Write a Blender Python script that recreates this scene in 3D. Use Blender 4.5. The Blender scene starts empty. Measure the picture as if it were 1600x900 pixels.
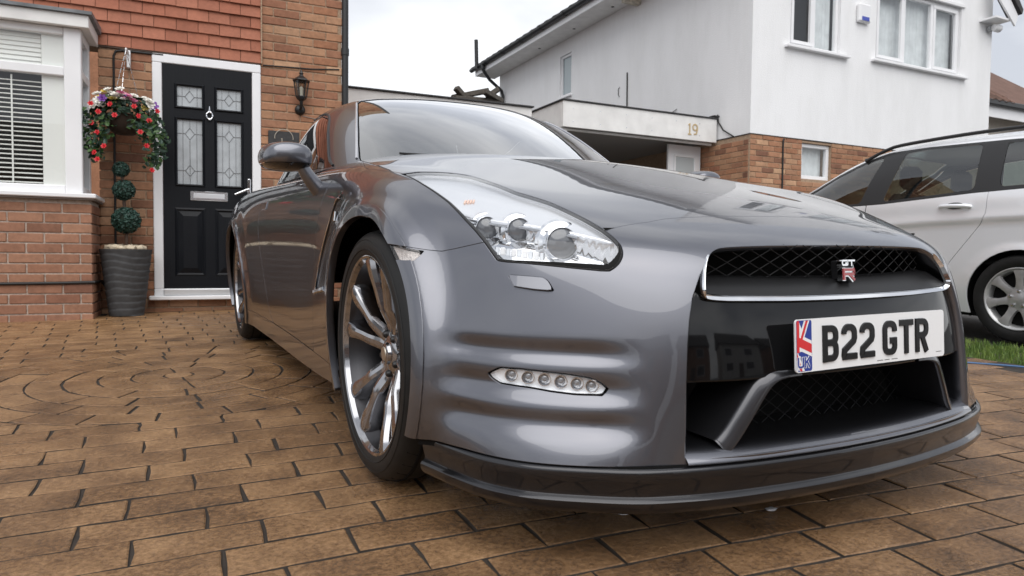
import bpy, bmesh, math, random
import numpy as np
from mathutils import Vector, Matrix
random.seed(7)
np.random.seed(7)
SC = bpy.context.scene
COL = SC.collection
R = math.radians

# ------------------------------------------------------------------ camera
# world frame: Z is the normal of the (slightly sloping) driveway, the car stands along Y, nose towards -Y
cam_data = bpy.data.cameras.new('camera')
cam = bpy.data.objects.new('camera', cam_data)
COL.objects.link(cam)
cam_data.sensor_width = 36.0
cam_data.lens = 1082.0 * 36.0 / 1600.0
cam_data.clip_start = 0.05
cam_data.clip_end = 2000.0
_yaw, _pitch, _roll = 0.488642, -0.075795, 0.01058
_f = Vector((math.sin(_yaw) * math.cos(_pitch), math.cos(_yaw) * math.cos(_pitch), math.sin(_pitch)))
_r = Vector((math.cos(_yaw), -math.sin(_yaw), 0.0))
_u = _r.cross(_f)
_r2 = _r * math.cos(_roll) + _u * math.sin(_roll)
_u2 = _u * math.cos(_roll) - _r * math.sin(_roll)
cam.matrix_world = Matrix(((_r2.x, _u2.x, -_f.x, -1.43939), (_r2.y, _u2.y, -_f.y, -1.81588),
                           (_r2.z, _u2.z, -_f.z, 0.681147), (0, 0, 0, 1)))
cam_data.dof.use_dof = True
cam_data.dof.focus_distance = 2.15
cam_data.dof.aperture_fstop = 9.0
SC.camera = cam

# ------------------------------------------------------------------ sky: bright broken overcast
world = bpy.data.worlds.new('World')
SC.world = world
world.use_nodes = True
wn, wl = world.node_tree.nodes, world.node_tree.links
wn.clear()
w_out = wn.new('ShaderNodeOutputWorld')
w_bg = wn.new('ShaderNodeBackground')
w_sky = wn.new('ShaderNodeTexSky')
w_sky.sky_type = 'NISHITA'
w_sky.sun_disc = False
SUN_EL, SUN_AZ = R(56), R(203)
w_sky.sun_elevation = SUN_EL
w_sky.sun_rotation = SUN_AZ
w_sky.air_density = 1.0
w_sky.dust_density = 4.0
w_tc = wn.new('ShaderNodeTexCoord')
w_map = wn.new('ShaderNodeMapping')
w_map.inputs['Scale'].default_value = (1.0, 1.0, 2.6)
w_n1 = wn.new('ShaderNodeTexNoise')
w_n1.inputs['Scale'].default_value = 1.7
w_n1.inputs['Detail'].default_value = 5.0
w_n1.inputs['Roughness'].default_value = 0.52
w_n1.inputs['Distortion'].default_value = 0.25
w_cr = wn.new('ShaderNodeValToRGB')
w_cr.color_ramp.elements[0].position = 0.40
w_cr.color_ramp.elements[0].color = (4.6, 4.8, 5.25, 1)
w_cr.color_ramp.elements[1].position = 0.64
w_cr.color_ramp.elements[1].color = (8.1, 8.2, 8.35, 1)
w_mix = wn.new('ShaderNodeMixRGB')
w_mix.inputs['Fac'].default_value = 0.9
wl.new(w_tc.outputs['Generated'], w_map.inputs['Vector'])
wl.new(w_map.outputs['Vector'], w_n1.inputs['Vector'])
wl.new(w_n1.outputs['Fac'], w_cr.inputs['Fac'])
wl.new(w_sky.outputs['Color'], w_mix.inputs['Color1'])
wl.new(w_cr.outputs['Color'], w_mix.inputs['Color2'])
wl.new(w_mix.outputs['Color'], w_bg.inputs['Color'])
w_bg.inputs['Strength'].default_value = 0.1
wl.new(w_bg.outputs['Background'], w_out.inputs['Surface'])

# ------------------------------------------------------------------ veiled sun
sun_data = bpy.data.lights.new('sun', 'SUN')
sun_data.energy = 1.5
sun_data.angle = R(70)
sun_data.color = (1.0, 0.985, 0.96)
sun = bpy.data.objects.new('sun', sun_data)
COL.objects.link(sun)
_sd = Vector((math.sin(SUN_AZ) * math.cos(SUN_EL), math.cos(SUN_AZ) * math.cos(SUN_EL), math.sin(SUN_EL)))
sun.rotation_euler = _sd.to_track_quat('Z', 'Y').to_euler()

SC.view_settings.view_transform = 'Standard'
SC.view_settings.look = 'None'
SC.view_settings.exposure = 0.6
SC.view_settings.gamma = 1.0
SC.view_settings.use_curve_mapping = False
SC.cycles.max_bounces = 10
SC.cycles.glossy_bounces = 6
SC.cycles.transparent_max_bounces = 12
SC.cycles.transmission_bounces = 8

# ------------------------------------------------------------------ object helpers
def tag(o, label=None, cat=None, group=None, kind=None):
    if label: o['label'] = label
    if cat: o['category'] = cat
    if group: o['group'] = group
    if kind: o['kind'] = kind
    return o

def empty(name, loc=(0, 0, 0), mat=None, parent=None):
    o = bpy.data.objects.new(name, None)
    COL.objects.link(o)
    o.empty_display_size = 0.1
    if mat is not None: o.matrix_world = mat
    else: o.location = loc
    if parent: o.parent = parent
    return o

def mesh_obj(name, V, F, mat, parent=None, smooth=False, normals=None):
    me = bpy.data.meshes.new(name)
    me.from_pydata([tuple(map(float, v)) for v in V], [], [tuple(int(i) for i in f) for f in F])
    me.update()
    if smooth:
        me.polygons.foreach_set('use_smooth', [True] * len(me.polygons))
    if normals is not None:
        me.normals_split_custom_set_from_vertices([tuple(map(float, n)) for n in normals])
    if mat is not None: me.materials.append(mat)
    o = bpy.data.objects.new(name, me)
    COL.objects.link(o)
    if parent: o.parent = parent
    return o

def link_copy(o, parent=None, loc=None, rot=None):
    c = o.copy()
    COL.objects.link(c)
    if parent is not None: c.parent = parent
    if loc is not None: c.location = loc
    if rot is not None: c.rotation_euler = rot
    return c

class MB:
    """collects simple solids for one mesh"""
    def __init__(s): s.V, s.F = [], []
    def add(s, V, F):
        n = len(s.V); s.V += [tuple(v) for v in V]; s.F += [tuple(i + n for i in f) for f in F]; return s
    def box(s, x0, x1, y0, y1, z0, z1, bev=0.0):
        if bev <= 0:
            V = [(x, y, z) for z in (z0, z1) for y in (y0, y1) for x in (x0, x1)]
            return s.add(V, [(0, 2, 3, 1), (4, 5, 7, 6), (0, 1, 5, 4), (2, 6, 7, 3), (0, 4, 6, 2), (1, 3, 7, 5)])
        b = bev; V = []; idx = {}
        X, Y, Z = (x0, x1), (y0, y1), (z0, z1)
        sg = (1, -1)
        for k in (0, 1):
            for j in (0, 1):
                for i in (0, 1):
                    c = (X[i], Y[j], Z[k]); d = (sg[i] * b, sg[j] * b, sg[k] * b)
                    for a in range(3):
                        p = [c[t] + (0 if t == a else d[t]) for t in range(3)]
                        idx[(i, j, k, a)] = len(V); V.append(p)
        F = []
        for a in range(3):
            o = [t for t in range(3) if t != a]
            for sd in (0, 1):
                q = []
                for (m, n) in ((0, 0), (1, 0), (1, 1), (0, 1)):
                    key = [0, 0, 0]; key[a] = sd; key[o[0]] = m; key[o[1]] = n
                    q.append(idx[(*key, a)])
                F.append(q)
        for a in range(3):
            o = [t for t in range(3) if t != a]
            for m in (0, 1):
                for n in (0, 1):
                    k0 = [0, 0, 0]; k0[o[0]] = m; k0[o[1]] = n
                    k1 = list(k0); k1[a] = 1
                    F.append([idx[(*k0, o[0])], idx[(*k1, o[0])], idx[(*k1, o[1])], idx[(*k0, o[1])]])
        for i in (0, 1):
            for j in (0, 1):
                for k in (0, 1):
                    F.append([idx[(i, j, k, 0)], idx[(i, j, k, 1)], idx[(i, j, k, 2)]])
        cx = np.array([(x0 + x1) / 2, (y0 + y1) / 2, (z0 + z1) / 2]); VV = np.array(V); FF = []
        for f in F:
            p = VV[f]; nn = np.cross(p[1] - p[0], p[2] - p[0])
            FF.append(f if np.dot(nn, p.mean(0) - cx) > 0 else f[::-1])
        return s.add(V, FF)
    def prism(s, poly, y0, y1, axes='xz'):
        """2D polygon extruded along the third axis"""
        n = len(poly); V = []
        for y in (y0, y1):
            for (a, b) in poly:
                V.append({'xz': (a, y, b), 'xy': (a, b, y), 'yz': (y, a, b)}[axes])
        F = [tuple(range(n)), tuple(range(2 * n - 1, n - 1, -1))]
        for i in range(n):
            j = (i + 1) % n; F.append((i, i + n, j + n, j))
        return s.add(V, F)
    def tube(s, pts, r, seg=8, cap=True):
        pts = [Vector(p) for p in pts]; n = len(pts); V = []; F = []
        rs = r if hasattr(r, '__len__') else [r] * n
        t0 = (pts[1] - pts[0]).normalized()
        up = Vector((0, 0, 1)) if abs(t0.z) < 0.9 else Vector((1, 0, 0))
        nrm = (up - t0 * up.dot(t0)).normalized()
        for i, p in enumerate(pts):
            if i == 0: t = t0
            elif i == n - 1: t = (pts[i] - pts[i - 1]).normalized()
            else: t = ((pts[i + 1] - p).normalized() + (p - pts[i - 1]).normalized()).normalized()
            nrm = (nrm - t * nrm.dot(t)).normalized(); b = t.cross(nrm)
            for k in range(seg):
                a = 2 * math.pi * k / seg
                V.append(p + (nrm * math.cos(a) + b * math.sin(a)) * rs[i])
        for i in range(n - 1):
            for k in range(seg):
                k2 = (k + 1) % seg
                F.append((i * seg + k, i * seg + k2, (i + 1) * seg + k2, (i + 1) * seg + k))
        if cap:
            F.append(tuple(range(seg - 1, -1, -1))); F.append(tuple(range((n - 1) * seg, n * seg)))
        return s.add(V, F)
    def lathe(s, prof, seg=32, axis='z', c=(0, 0, 0), close=False):
        """profile of (radius, height) pairs turned about an axis"""
        V = []; F = []; n = len(prof)
        for k in range(seg):
            a = 2 * math.pi * k / seg; ca, sa = math.cos(a), math.sin(a)
            for (r, h) in prof:
                p = {'z': (r * ca, r * sa, h), 'x': (h, r * ca, r * sa), 'y': (r * sa, h, r * ca)}[axis]
                V.append((p[0] + c[0], p[1] + c[1], p[2] + c[2]))
        for k in range(seg):
            k2 = (k + 1) % seg
            for i in range(n - 1 + (1 if close else 0)):
                i2 = (i + 1) % n
                F.append((k * n + i, k2 * n + i, k2 * n + i2, k * n + i2))
        return s.add(V, F)
    def build(s, name, mat, parent=None, smooth=False):
        o = mesh_obj(name, s.V, s.F, mat, parent, False)
        if smooth:
            smooth_by_angle(o.data, smooth if isinstance(smooth, (int, float)) and smooth is not True else 38)
        return o

def smooth_by_angle(me, deg=38):
    me.polygons.foreach_set('use_smooth', [True] * len(me.polygons))
    bm = bmesh.new(); bm.from_mesh(me)
    c = R(deg)
    for e in bm.edges:
        if len(e.link_faces) == 2:
            e.smooth = e.calc_face_angle(0.0) < c
        else:
            e.smooth = True
    bm.to_mesh(me); bm.free()

# ------------------------------------------------------------------ material helpers
def new_mat(name):
    m = bpy.data.materials.new(name); m.use_nodes = True
    nt = m.node_tree
    return m, nt.nodes, nt.links, nt.nodes['Principled BSDF']

def simple(name, col, rough=0.5, metal=0.0, coat=0.0, spec=None, ior=None, noise=0.0, nscale=30.0, bump=0.0):
    m, n, l, b = new_mat(name)
    b.inputs['Base Color'].default_value = (*col, 1)
    b.inputs['Roughness'].default_value = rough
    b.inputs['Metallic'].default_value = metal
    b.inputs['Coat Weight'].default_value = coat
    if coat: b.inputs['Coat Roughness'].default_value = 0.03
    if spec is not None: b.inputs['Specular IOR Level'].default_value = spec
    if ior is not None: b.inputs['IOR'].default_value = ior
    if noise > 0 or bump > 0:
        tc = n.new('ShaderNodeTexCoord'); nz = n.new('ShaderNodeTexNoise')
        nz.inputs['Scale'].default_value = nscale; nz.inputs['Detail'].default_value = 5
        l.new(tc.outputs['Object'], nz.inputs['Vector'])
        if noise > 0:
            hs = n.new('ShaderNodeMixRGB'); hs.blend_type = 'MULTIPLY'
            hs.inputs['Fac'].default_value = 1.0
            mr = n.new('ShaderNodeMapRange')
            mr.inputs['From Min'].default_value = 0.3; mr.inputs['From Max'].default_value = 0.7
            mr.inputs['To Min'].default_value = 1 - noise; mr.inputs['To Max'].default_value = 1 + noise * 0.5
            l.new(nz.outputs['Fac'], mr.inputs['Value'])
            hs.inputs['Color1'].default_value = (*col, 1)
            l.new(mr.outputs['Result'], hs.inputs['Color2'])
            l.new(hs.outputs['Color'], b.inputs['Base Color'])
        if bump > 0:
            bp = n.new('ShaderNodeBump'); bp.inputs['Strength'].default_value = bump
            bp.inputs['Distance'].default_value = 0.01
            l.new(nz.outputs['Fac'], bp.inputs['Height'])
            l.new(bp.outputs['Normal'], b.inputs['Normal'])
    return m
# ------------------------------------------------------------------ smooth surface tools (Catmull-Clark, trimming)
def cc(V, F, levels, crease=None):
    V = np.asarray(V, float); F = np.asarray(F, int)
    crease = dict(crease or {})
    for lv in range(levels):
        nv = len(V); nf = len(F)
        E = np.stack([F, np.roll(F, -1, 1)], 2).reshape(-1, 2)
        Es = np.sort(E, 1)
        U, inv, cnt = np.unique(Es, axis=0, return_inverse=True, return_counts=True)
        inv = inv.reshape(-1)
        fp = V[F].mean(1)
        mid = V[U].mean(1)
        fsum = np.zeros((len(U), 3)); np.add.at(fsum, inv, np.repeat(fp, 4, 0))
        hard = cnt == 1
        if crease:
            cs = np.array([crease.get((int(a), int(b)), 0) for a, b in U])
            hard = hard | (cs > 0)
        ep = (V[U].sum(1) + fsum) / 4.0
        ep[hard] = mid[hard]
        val = np.zeros(nv); np.add.at(val, U.reshape(-1), 1)
        Rm = np.zeros((nv, 3)); np.add.at(Rm, U[:, 0], mid); np.add.at(Rm, U[:, 1], mid)
        Rm /= np.maximum(val, 1)[:, None]
        fv = np.zeros(nv); np.add.at(fv, F.reshape(-1), 1)
        Q = np.zeros((nv, 3)); np.add.at(Q, F.reshape(-1), np.repeat(fp, 4, 0))
        Q /= np.maximum(fv, 1)[:, None]
        n = np.maximum(val, 1)[:, None]
        NV = (Q + 2 * Rm + (n - 3) * V) / n
        hv = np.zeros(nv); np.add.at(hv, U[hard].reshape(-1), 1)
        hm = np.zeros((nv, 3)); np.add.at(hm, U[hard][:, 0], V[U[hard][:, 1]]); np.add.at(hm, U[hard][:, 1], V[U[hard][:, 0]])
        two = hv == 2
        NV[two] = V[two] * 0.75 + hm[two] * 0.125
        NV[hv > 2] = V[hv > 2]
        e_id = (nv + inv).reshape(nf, 4)
        f_id = nv + len(U) + np.arange(nf)
        NF = np.stack([np.stack([F[:, i], e_id[:, i], f_id, e_id[:, i - 1]], 1) for i in range(4)], 1).reshape(-1, 4)
        if crease:
            nc = {}
            for i in np.nonzero(cs > 1)[0]:
                a, b = int(U[i][0]), int(U[i][1]); m = nv + int(i)
                nc[(min(a, m), max(a, m))] = cs[i] - 1; nc[(min(b, m), max(b, m))] = cs[i] - 1
            crease = nc
        V = np.concatenate([NV, ep, fp]); F = NF
    return V, F

def vert_normals(V, F):
    N = np.zeros_like(V)
    for f in (F if not isinstance(F, np.ndarray) else [F]):
        f = np.asarray(f)
        if f.ndim == 1: f = f[None]
        d1 = V[f[:, 2]] - V[f[:, 0]]; d2 = V[f[:, -1]] - V[f[:, 1]]
        fn = np.cross(d1, d2)
        for i in range(f.shape[1]): np.add.at(N, f[:, i], fn)
    N /= np.maximum(np.linalg.norm(N, axis=1), 1e-12)[:, None]
    return N

def poly_sd(P, poly):
    """signed distance of 2D points to a closed polygon, negative inside"""
    P = np.asarray(P, float); A = np.asarray(poly, float); B = np.roll(A, -1, 0)
    d = np.full(len(P), 1e9); ins = np.zeros(len(P), bool)
    for a, b in zip(A, B):
        e = b - a; w = P - a
        t = np.clip((w @ e) / max(e @ e, 1e-12), 0, 1)
        d = np.minimum(d, np.hypot(*(w - t[:, None] * e).T))
        c = (a[1] > P[:, 1]) != (b[1] > P[:, 1])
        with np.errstate(divide='ignore', invalid='ignore'):
            x = (b[0] - a[0]) * (P[:, 1] - a[1]) / (b[1] - a[1]) + a[0]
        ins ^= c & (P[:, 0] < x)
    return np.where(ins, -d, d)

class Sheet:
    def __init__(s, V, N, F): s.V, s.N, s.F = np.asarray(V, float), np.asarray(N, float), [tuple(f) for f in F]
    def split(s, f, eps=1e-7):
        """f: value per vertex; returns (sheet where f<0, sheet where f>0)"""
        f = np.asarray(f, float).copy(); f[np.abs(f) < eps] = eps
        neg = f < 0
        VN = list(); NN = list(); cut = {}; base = len(s.V)
        FA, FB = [], []
        ng = neg.tolist()
        for face in s.F:
            k = [ng[i] for i in face]
            if all(k): FA.append(face); continue
            if not any(k): FB.append(face); continue
            pa, pb = [], []
            m = len(face)
            for i in range(m):
                a, b = face[i], face[(i + 1) % m]
                (pa if ng[a] else pb).append(a)
                if ng[a] != ng[b]:
                    key = (a, b) if a < b else (b, a)
                    c = cut.get(key)
                    if c is None:
                        t = f[a] / (f[a] - f[b])
                        VN.append(s.V[a] * (1 - t) + s.V[b] * t)
                        nn = s.N[a] * (1 - t) + s.N[b] * t; NN.append(nn / max(np.linalg.norm(nn), 1e-9))
                        c = base + len(VN) - 1; cut[key] = c
                    pa.append(c); pb.append(c)
            if len(pa) > 2: FA.append(tuple(pa))
            if len(pb) > 2: FB.append(tuple(pb))
        V = np.concatenate([s.V, np.array(VN).reshape(-1, 3)]); N = np.concatenate([s.N, np.array(NN).reshape(-1, 3)])
        return Sheet(V, N, FA).compact(), Sheet(V, N, FB).compact()
    def compact(s):
        if not s.F: s.V = np.zeros((0, 3)); s.N = np.zeros((0, 3)); return s
        u = np.unique(np.concatenate([np.array(f) for f in s.F])); mp = np.full(len(s.V), -1); mp[u] = np.arange(len(u))
        s.F = [tuple(mp[list(f)]) for f in s.F]; s.V = s.V[u]; s.N = s.N[u]; return s
    def cut(s, fun, gap=0.0015):
        """separate along fun(V)=0 leaving a gap of 2*gap"""
        f = fun(s.V)
        if not len(s.F): return s, s
        a, _ = s.split(f + gap); _, b = s.split(f - gap)
        return a, b
    def join(s, o):
        n = len(s.V)
        return Sheet(np.concatenate([s.V, o.V]), np.concatenate([s.N, o.N]), s.F + [tuple(i + n for i in f) for f in o.F])
    def mirror(s):
        k = np.array([-1, 1, 1.0])
        return Sheet(s.V * k, s.N * k, [f[::-1] for f in s.F])
    def offset(s, d): return Sheet(s.V + s.N * d, s.N, s.F)
    def border(s):
        cnt = {}
        for f in s.F:
            for i in range(len(f)):
                a, b = f[i], f[(i + 1) % len(f)]
                if (b, a) in cnt: del cnt[(b, a)]
                else: cnt[(a, b)] = 1
        return list(cnt)
    def flanged(s, depth=0.01, skip_center=True, chamfer=0.0012):
        """adds a turned-in edge along the open border, with a tiny rounding"""
        V = [s.V]; N = [s.N]; F = list(s.F); n = len(s.V)
        out = {}
        for (a, b) in s.border():
            if skip_center and abs(s.V[a][0]) < 2e-3 and abs(s.V[b][0]) < 2e-3: continue
            e = s.V[b] - s.V[a]
            o = np.cross(e, (s.N[a] + s.N[b]) * 0.5); L = np.linalg.norm(o)
            if L < 1e-12: continue
            o /= L
            for i in (a, b): out[i] = out.get(i, 0) + o
        if not out: return s
        idx = {}; v1, n1 = [], []
        for i, o in out.items():
            o = o / max(np.linalg.norm(o), 1e-9)
            m = (o + s.N[i]); m /= max(np.linalg.norm(m), 1e-9)
            p = s.V[i]
            idx[i] = n + len(v1)
            v1 += [p, p + o * chamfer - s.N[i] * chamfer, p + o * chamfer - s.N[i] * chamfer, p + o * chamfer * 0.6 - s.N[i] * depth]
            n1 += [s.N[i], m, o, o]
        for (a, b) in s.border():
            if a in idx and b in idx:
                if skip_center and abs(s.V[a][0]) < 2e-3 and abs(s.V[b][0]) < 2e-3: continue
                A, B = idx[a], idx[b]
                F.append((B, A, A + 1, B + 1)); F.append((B + 2, A + 2, A + 3, B + 3))
        return Sheet(np.concatenate([s.V, np.array(v1)]), np.concatenate([s.N, np.array(n1)]), F)
    def obj(s, name, mat, parent=None):
        return mesh_obj(name, s.V, s.F, mat, parent, True, s.N)

def smoothstep(x, a, b):
    t = np.clip((np.asarray(x, float) - a) / (b - a), 0, 1); return t * t * (3 - 2 * t)

# ------------------------------------------------------------------ the sports car's body surface (half, h = distance from the centre line)
_FRONT = [  # each column: six (h, y, z) points from the sill line up to the shoulder
 [(0, -.846, .205), (0, -.848, .35), (0, -.835, .46), (0, -.802, .56), (0, -.768, .64), (0, -.700, .703)],
 [(.22, -.836, .205), (.22, -.838, .35), (.22, -.825, .46), (.22, -.792, .56), (.22, -.760, .64), (.22, -.694, .701)],
 [(.40, -.815, .205), (.40, -.814, .35), (.40, -.802, .46), (.40, -.775, .56), (.395, -.745, .64), (.39, -.674, .694)],
 [(.53, -.775, .205), (.53, -.757, .35), (.53, -.742, .46), (.528, -.718, .56), (.522, -.69, .64), (.51, -.628, .689)],
 [(.655, -.725, .205), (.655, -.677, .35), (.652, -.651, .46), (.646, -.623, .56), (.636, -.60, .64), (.618, -.543, .694)],
 [(.787, -.628, .205), (.787, -.562, .35), (.783, -.523, .46), (.773, -.492, .56), (.762, -.470, .64), (.735, -.425, .705)],
 [(.850, -.49, .205), (.850, -.455, .35), (.842, -.425, .46), (.828, -.392, .56), (.813, -.367, .64), (.785, -.325, .738)],
 [(.885, -.33, .205), (.890, -.32, .35), (.891, -.30, .46), (.887, -.265, .56), (.876, -.235, .65), (.835, -.20, .785)],
 [(.90, 0, .21), (.915, 0, .35), (.925, 0, .48), (.928, 0, .62), (.918, 0, .745), (.885, 0, .825)],
 [(.90, .25, .20), (.915, .25, .34), (.924, .25, .48), (.926, .25, .62), (.916, .25, .755), (.886, .25, .850)],
 [(.89, .48, .18), (.902, .48, .33), (.908, .48, .48), (.909, .48, .62), (.903, .48, .76), (.880, .48, .862)],
 [(.885, .80, .16), (.888, .80, .33), (.889, .80, .48), (.892, .80, .62), (.894, .80, .76), (.872, .80, .868)],
 [(.880, 1.30, .15), (.884, 1.30, .33), (.885, 1.30, .48), (.889, 1.30, .62), (.893, 1.30, .76), (.870, 1.30, .875)],
 [(.885, 1.85, .15), (.890, 1.85, .33), (.894, 1.85, .48), (.901, 1.85, .62), (.905, 1.85, .765), (.876, 1.85, .885)],
 [(.900, 2.30, .15), (.915, 2.30, .33), (.930, 2.30, .48), (.939, 2.30, .62), (.935, 2.30, .775), (.893, 2.30, .885)],
 [(.920, 2.78, .17), (.940, 2.78, .34), (.951, 2.78, .48), (.956, 2.78, .62), (.949, 2.78, .78), (.900, 2.78, .885)],
 [(.910, 3.20, .20), (.930, 3.20, .35), (.940, 3.20, .49), (.944, 3.20, .63), (.935, 3.20, .79), (.880, 3.20, .90)],
 [(.850, 3.58, .24), (.870, 3.58, .37), (.880, 3.58, .50), (.880, 3.58, .64), (.870, 3.56, .80), (.81, 3.52, .92)],
 [(.720, 3.72, .26), (.730, 3.74, .38), (.740, 3.76, .51), (.740, 3.76, .65), (.730, 3.73, .81), (.69, 3.63, .94)],
 [(.54, 3.77, .28), (.54, 3.80, .40), (.54, 3.82, .52), (.54, 3.82, .66), (.54, 3.79, .83), (.52, 3.68, .96)],
 [(.36, 3.79, .28), (.36, 3.82, .40), (.36, 3.84, .52), (.36, 3.84, .66), (.36, 3.81, .84), (.35, 3.70, .97)],
 [(.18, 3.80, .28), (.18, 3.83, .40), (.18, 3.85, .52), (.18, 3.85, .66), (.18, 3.82, .84), (.18, 3.71, .97)],
 [(0, 3.80, .28), (0, 3.83, .40), (0, 3.85, .52), (0, 3.85, .66), (0, 3.82, .84), (0, 3.71, .97)]]
_TOP = [  # rows m = 1..11 behind the nose, five (h, y, z) points from the centre line outwards
 [(0, -.43, .788), (.22, -.425, .785), (.42, -.41, .770), (.58, -.37, .769), (.70, -.32, .770)],
 [(0, -.20, .838), (.22, -.20, .835), (.43, -.20, .819), (.62, -.18, .818), (.745, -.165, .822)],
 [(0, .02, .888), (.22, .02, .886), (.44, .02, .871), (.64, .01, .864), (.795, .00, .862)],
 [(0, .25, .940), (.22, .25, .938), (.45, .25, .926), (.66, .25, .914), (.805, .25, .898)],
 [(0, .48, .985), (.22, .48, .984), (.46, .48, .973), (.68, .48, .953), (.81, .48, .920)],
 [(0, .70, 1.005), (.22, .70, 1.004), (.47, .72, .995), (.69, .76, .970), (.81, .80, .930)],
 [(0, 1.25, .96), (.22, 1.25, .96), (.47, 1.25, .955), (.69, 1.28, .950), (.81, 1.30, .934)],
 [(0, 1.85, .96), (.22, 1.85, .96), (.47, 1.85, .955), (.69, 1.85, .95), (.815, 1.85, .938)],
 [(0, 2.30, .98), (.22, 2.30, .98), (.47, 2.30, .975), (.69, 2.30, .965), (.82, 2.30, .945)],
 [(0, 2.78, 1.02), (.22, 2.78, 1.02), (.47, 2.78, 1.01), (.69, 2.78, .985), (.82, 2.78, .95)],
 [(0, 3.25, 1.01), (.22, 3.25, 1.01), (.47, 3.23, 1.00), (.68, 3.22, .98), (.80, 3.20, .955)]]

def body_cage():
    pts, ids = [], {}
    def vid(p, sx):
        if p[0] < 1e-6: sx = 1
        k = (round(p[0] * sx, 5), round(p[1], 5), round(p[2], 5))
        if k not in ids: ids[k] = len(pts); pts.append((p[0] * sx, p[1], p[2]))
        return ids[k]
    F = []
    nc = len(_FRONT)
    T = [[None] * 6 for _ in range(13)]
    for k in range(6): T[0][k] = _FRONT[k][5]; T[12][k] = _FRONT[nc - 1 - k][5]
    for m in range(1, 12):
        for k in range(5): T[m][k] = _TOP[m - 1][k]
        T[m][5] = _FRONT[5 + m][5]
    for sx in (1, -1):
        for c in range(nc - 1):
            for r in range(5):
                q = [vid(_FRONT[c][r], sx), vid(_FRONT[c + 1][r], sx), vid(_FRONT[c + 1][r + 1], sx), vid(_FRONT[c][r + 1], sx)]
                F.append(q if sx > 0 else q[::-1])
        for m in range(12):
            for k in range(5):
                q = [vid(T[m][k], sx), vid(T[m][k + 1], sx), vid(T[m + 1][k + 1], sx), vid(T[m + 1][k], sx)]
                F.append(q if sx > 0 else q[::-1])
    return np.array(pts), np.array(F)

WHEEL_Z, ARCH_R = 0.357, 0.372

def body_half(levels=4):
    V, F = cc(*body_cage(), levels)
    N = vert_normals(V, F)
    # ribs pressed into the bumper corner
    h, y, z = np.abs(V[:, 0]), V[:, 1], V[:, 2]
    zz = np.array([.20, .245, .268, .285, .302, .322, .338, .352, .372, .395, .415, .440, .47, .60])
    dd = np.array([.004, .004, .0, -.010, -.017, -.006, -.002, -.012, -.020, -.008, -.003, -.016, 0., 0.])
    dz = np.interp(z, *_fine(zz, dd))
    amp = smoothstep(h, .545, .65) * smoothstep(np.hypot(y, z - WHEEL_Z), .395, .475) * (y < 0)
    d = dz * amp * 0.78
    # flared lips round the wheel arches
    for (yc, w) in ((0.0, 1.0), (2.78, 0.8)):
        r = np.hypot(y - yc, z - WHEEL_Z)
        side = smoothstep(h, .78, .86)
        d += side * w * (0.012 * (1 - smoothstep(r, .392, .425)) + 0.010 * (1 - smoothstep(r, .42, .52)))
    V = V + N * d[:, None]
    # the lip stands proud on the front side of the front arch
    r = np.hypot(y, z - WHEEL_Z)
    V[:, 0] += np.sign(V[:, 0]) * .028 * smoothstep(h, .70, .80) * smoothstep(-y, .03, .22) * (1 - smoothstep(r, .376, .450))
    N = vert_normals(V, F)
    keep = (V[F][:, :, 0].mean(1) > 0)
    return Sheet(V, N, F[keep]).compact()

def _fine(x, y):
    """monotone-ish smooth resampling of a profile"""
    xs = np.linspace(x[0], x[-1], 400); ys = np.interp(xs, x, y)
    k = np.exp(-0.5 * (np.arange(-14, 15) / 5.0) ** 2); k /= k.sum()
    yp = np.concatenate([np.full(14, ys[0]), ys, np.full(14, ys[-1])])
    return xs, np.convolve(yp, k, 'valid')
# ------------------------------------------------------------------ car materials
def car_paint():
    m, n, l, b = new_mat('gunmetal_paint')
    b.inputs['Base Color'].default_value = (0.142, 0.145, 0.164, 1)
    b.inputs['Metallic'].default_value = 1.0
    b.inputs['Roughness'].default_value = 0.33
    b.inputs['Coat Weight'].default_value = 1.0
    b.inputs['Coat Roughness'].default_value = 0.012
    b.inputs['Coat IOR'].default_value = 1.52
    tc = n.new('ShaderNodeTexCoord')
    # a little road film and dried water spots on the clear coat
    nz = n.new('ShaderNodeTexNoise'); nz.inputs['Scale'].default_value = 14; nz.inputs['Detail'].default_value = 8; nz.inputs['Roughness'].default_value = 0.7
    l.new(tc.outputs['Object'], nz.inputs['Vector'])
    m2 = n.new('ShaderNodeMapRange'); m2.inputs['From Min'].default_value = 0.45; m2.inputs['From Max'].default_value = 0.8
    m2.inputs['To Min'].default_value = 0.006; m2.inputs['To Max'].default_value = 0.045
    l.new(nz.outputs['Fac'], m2.inputs['Value']); l.new(m2.outputs['Result'], b.inputs['Coat Roughness'])
    return m

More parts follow.
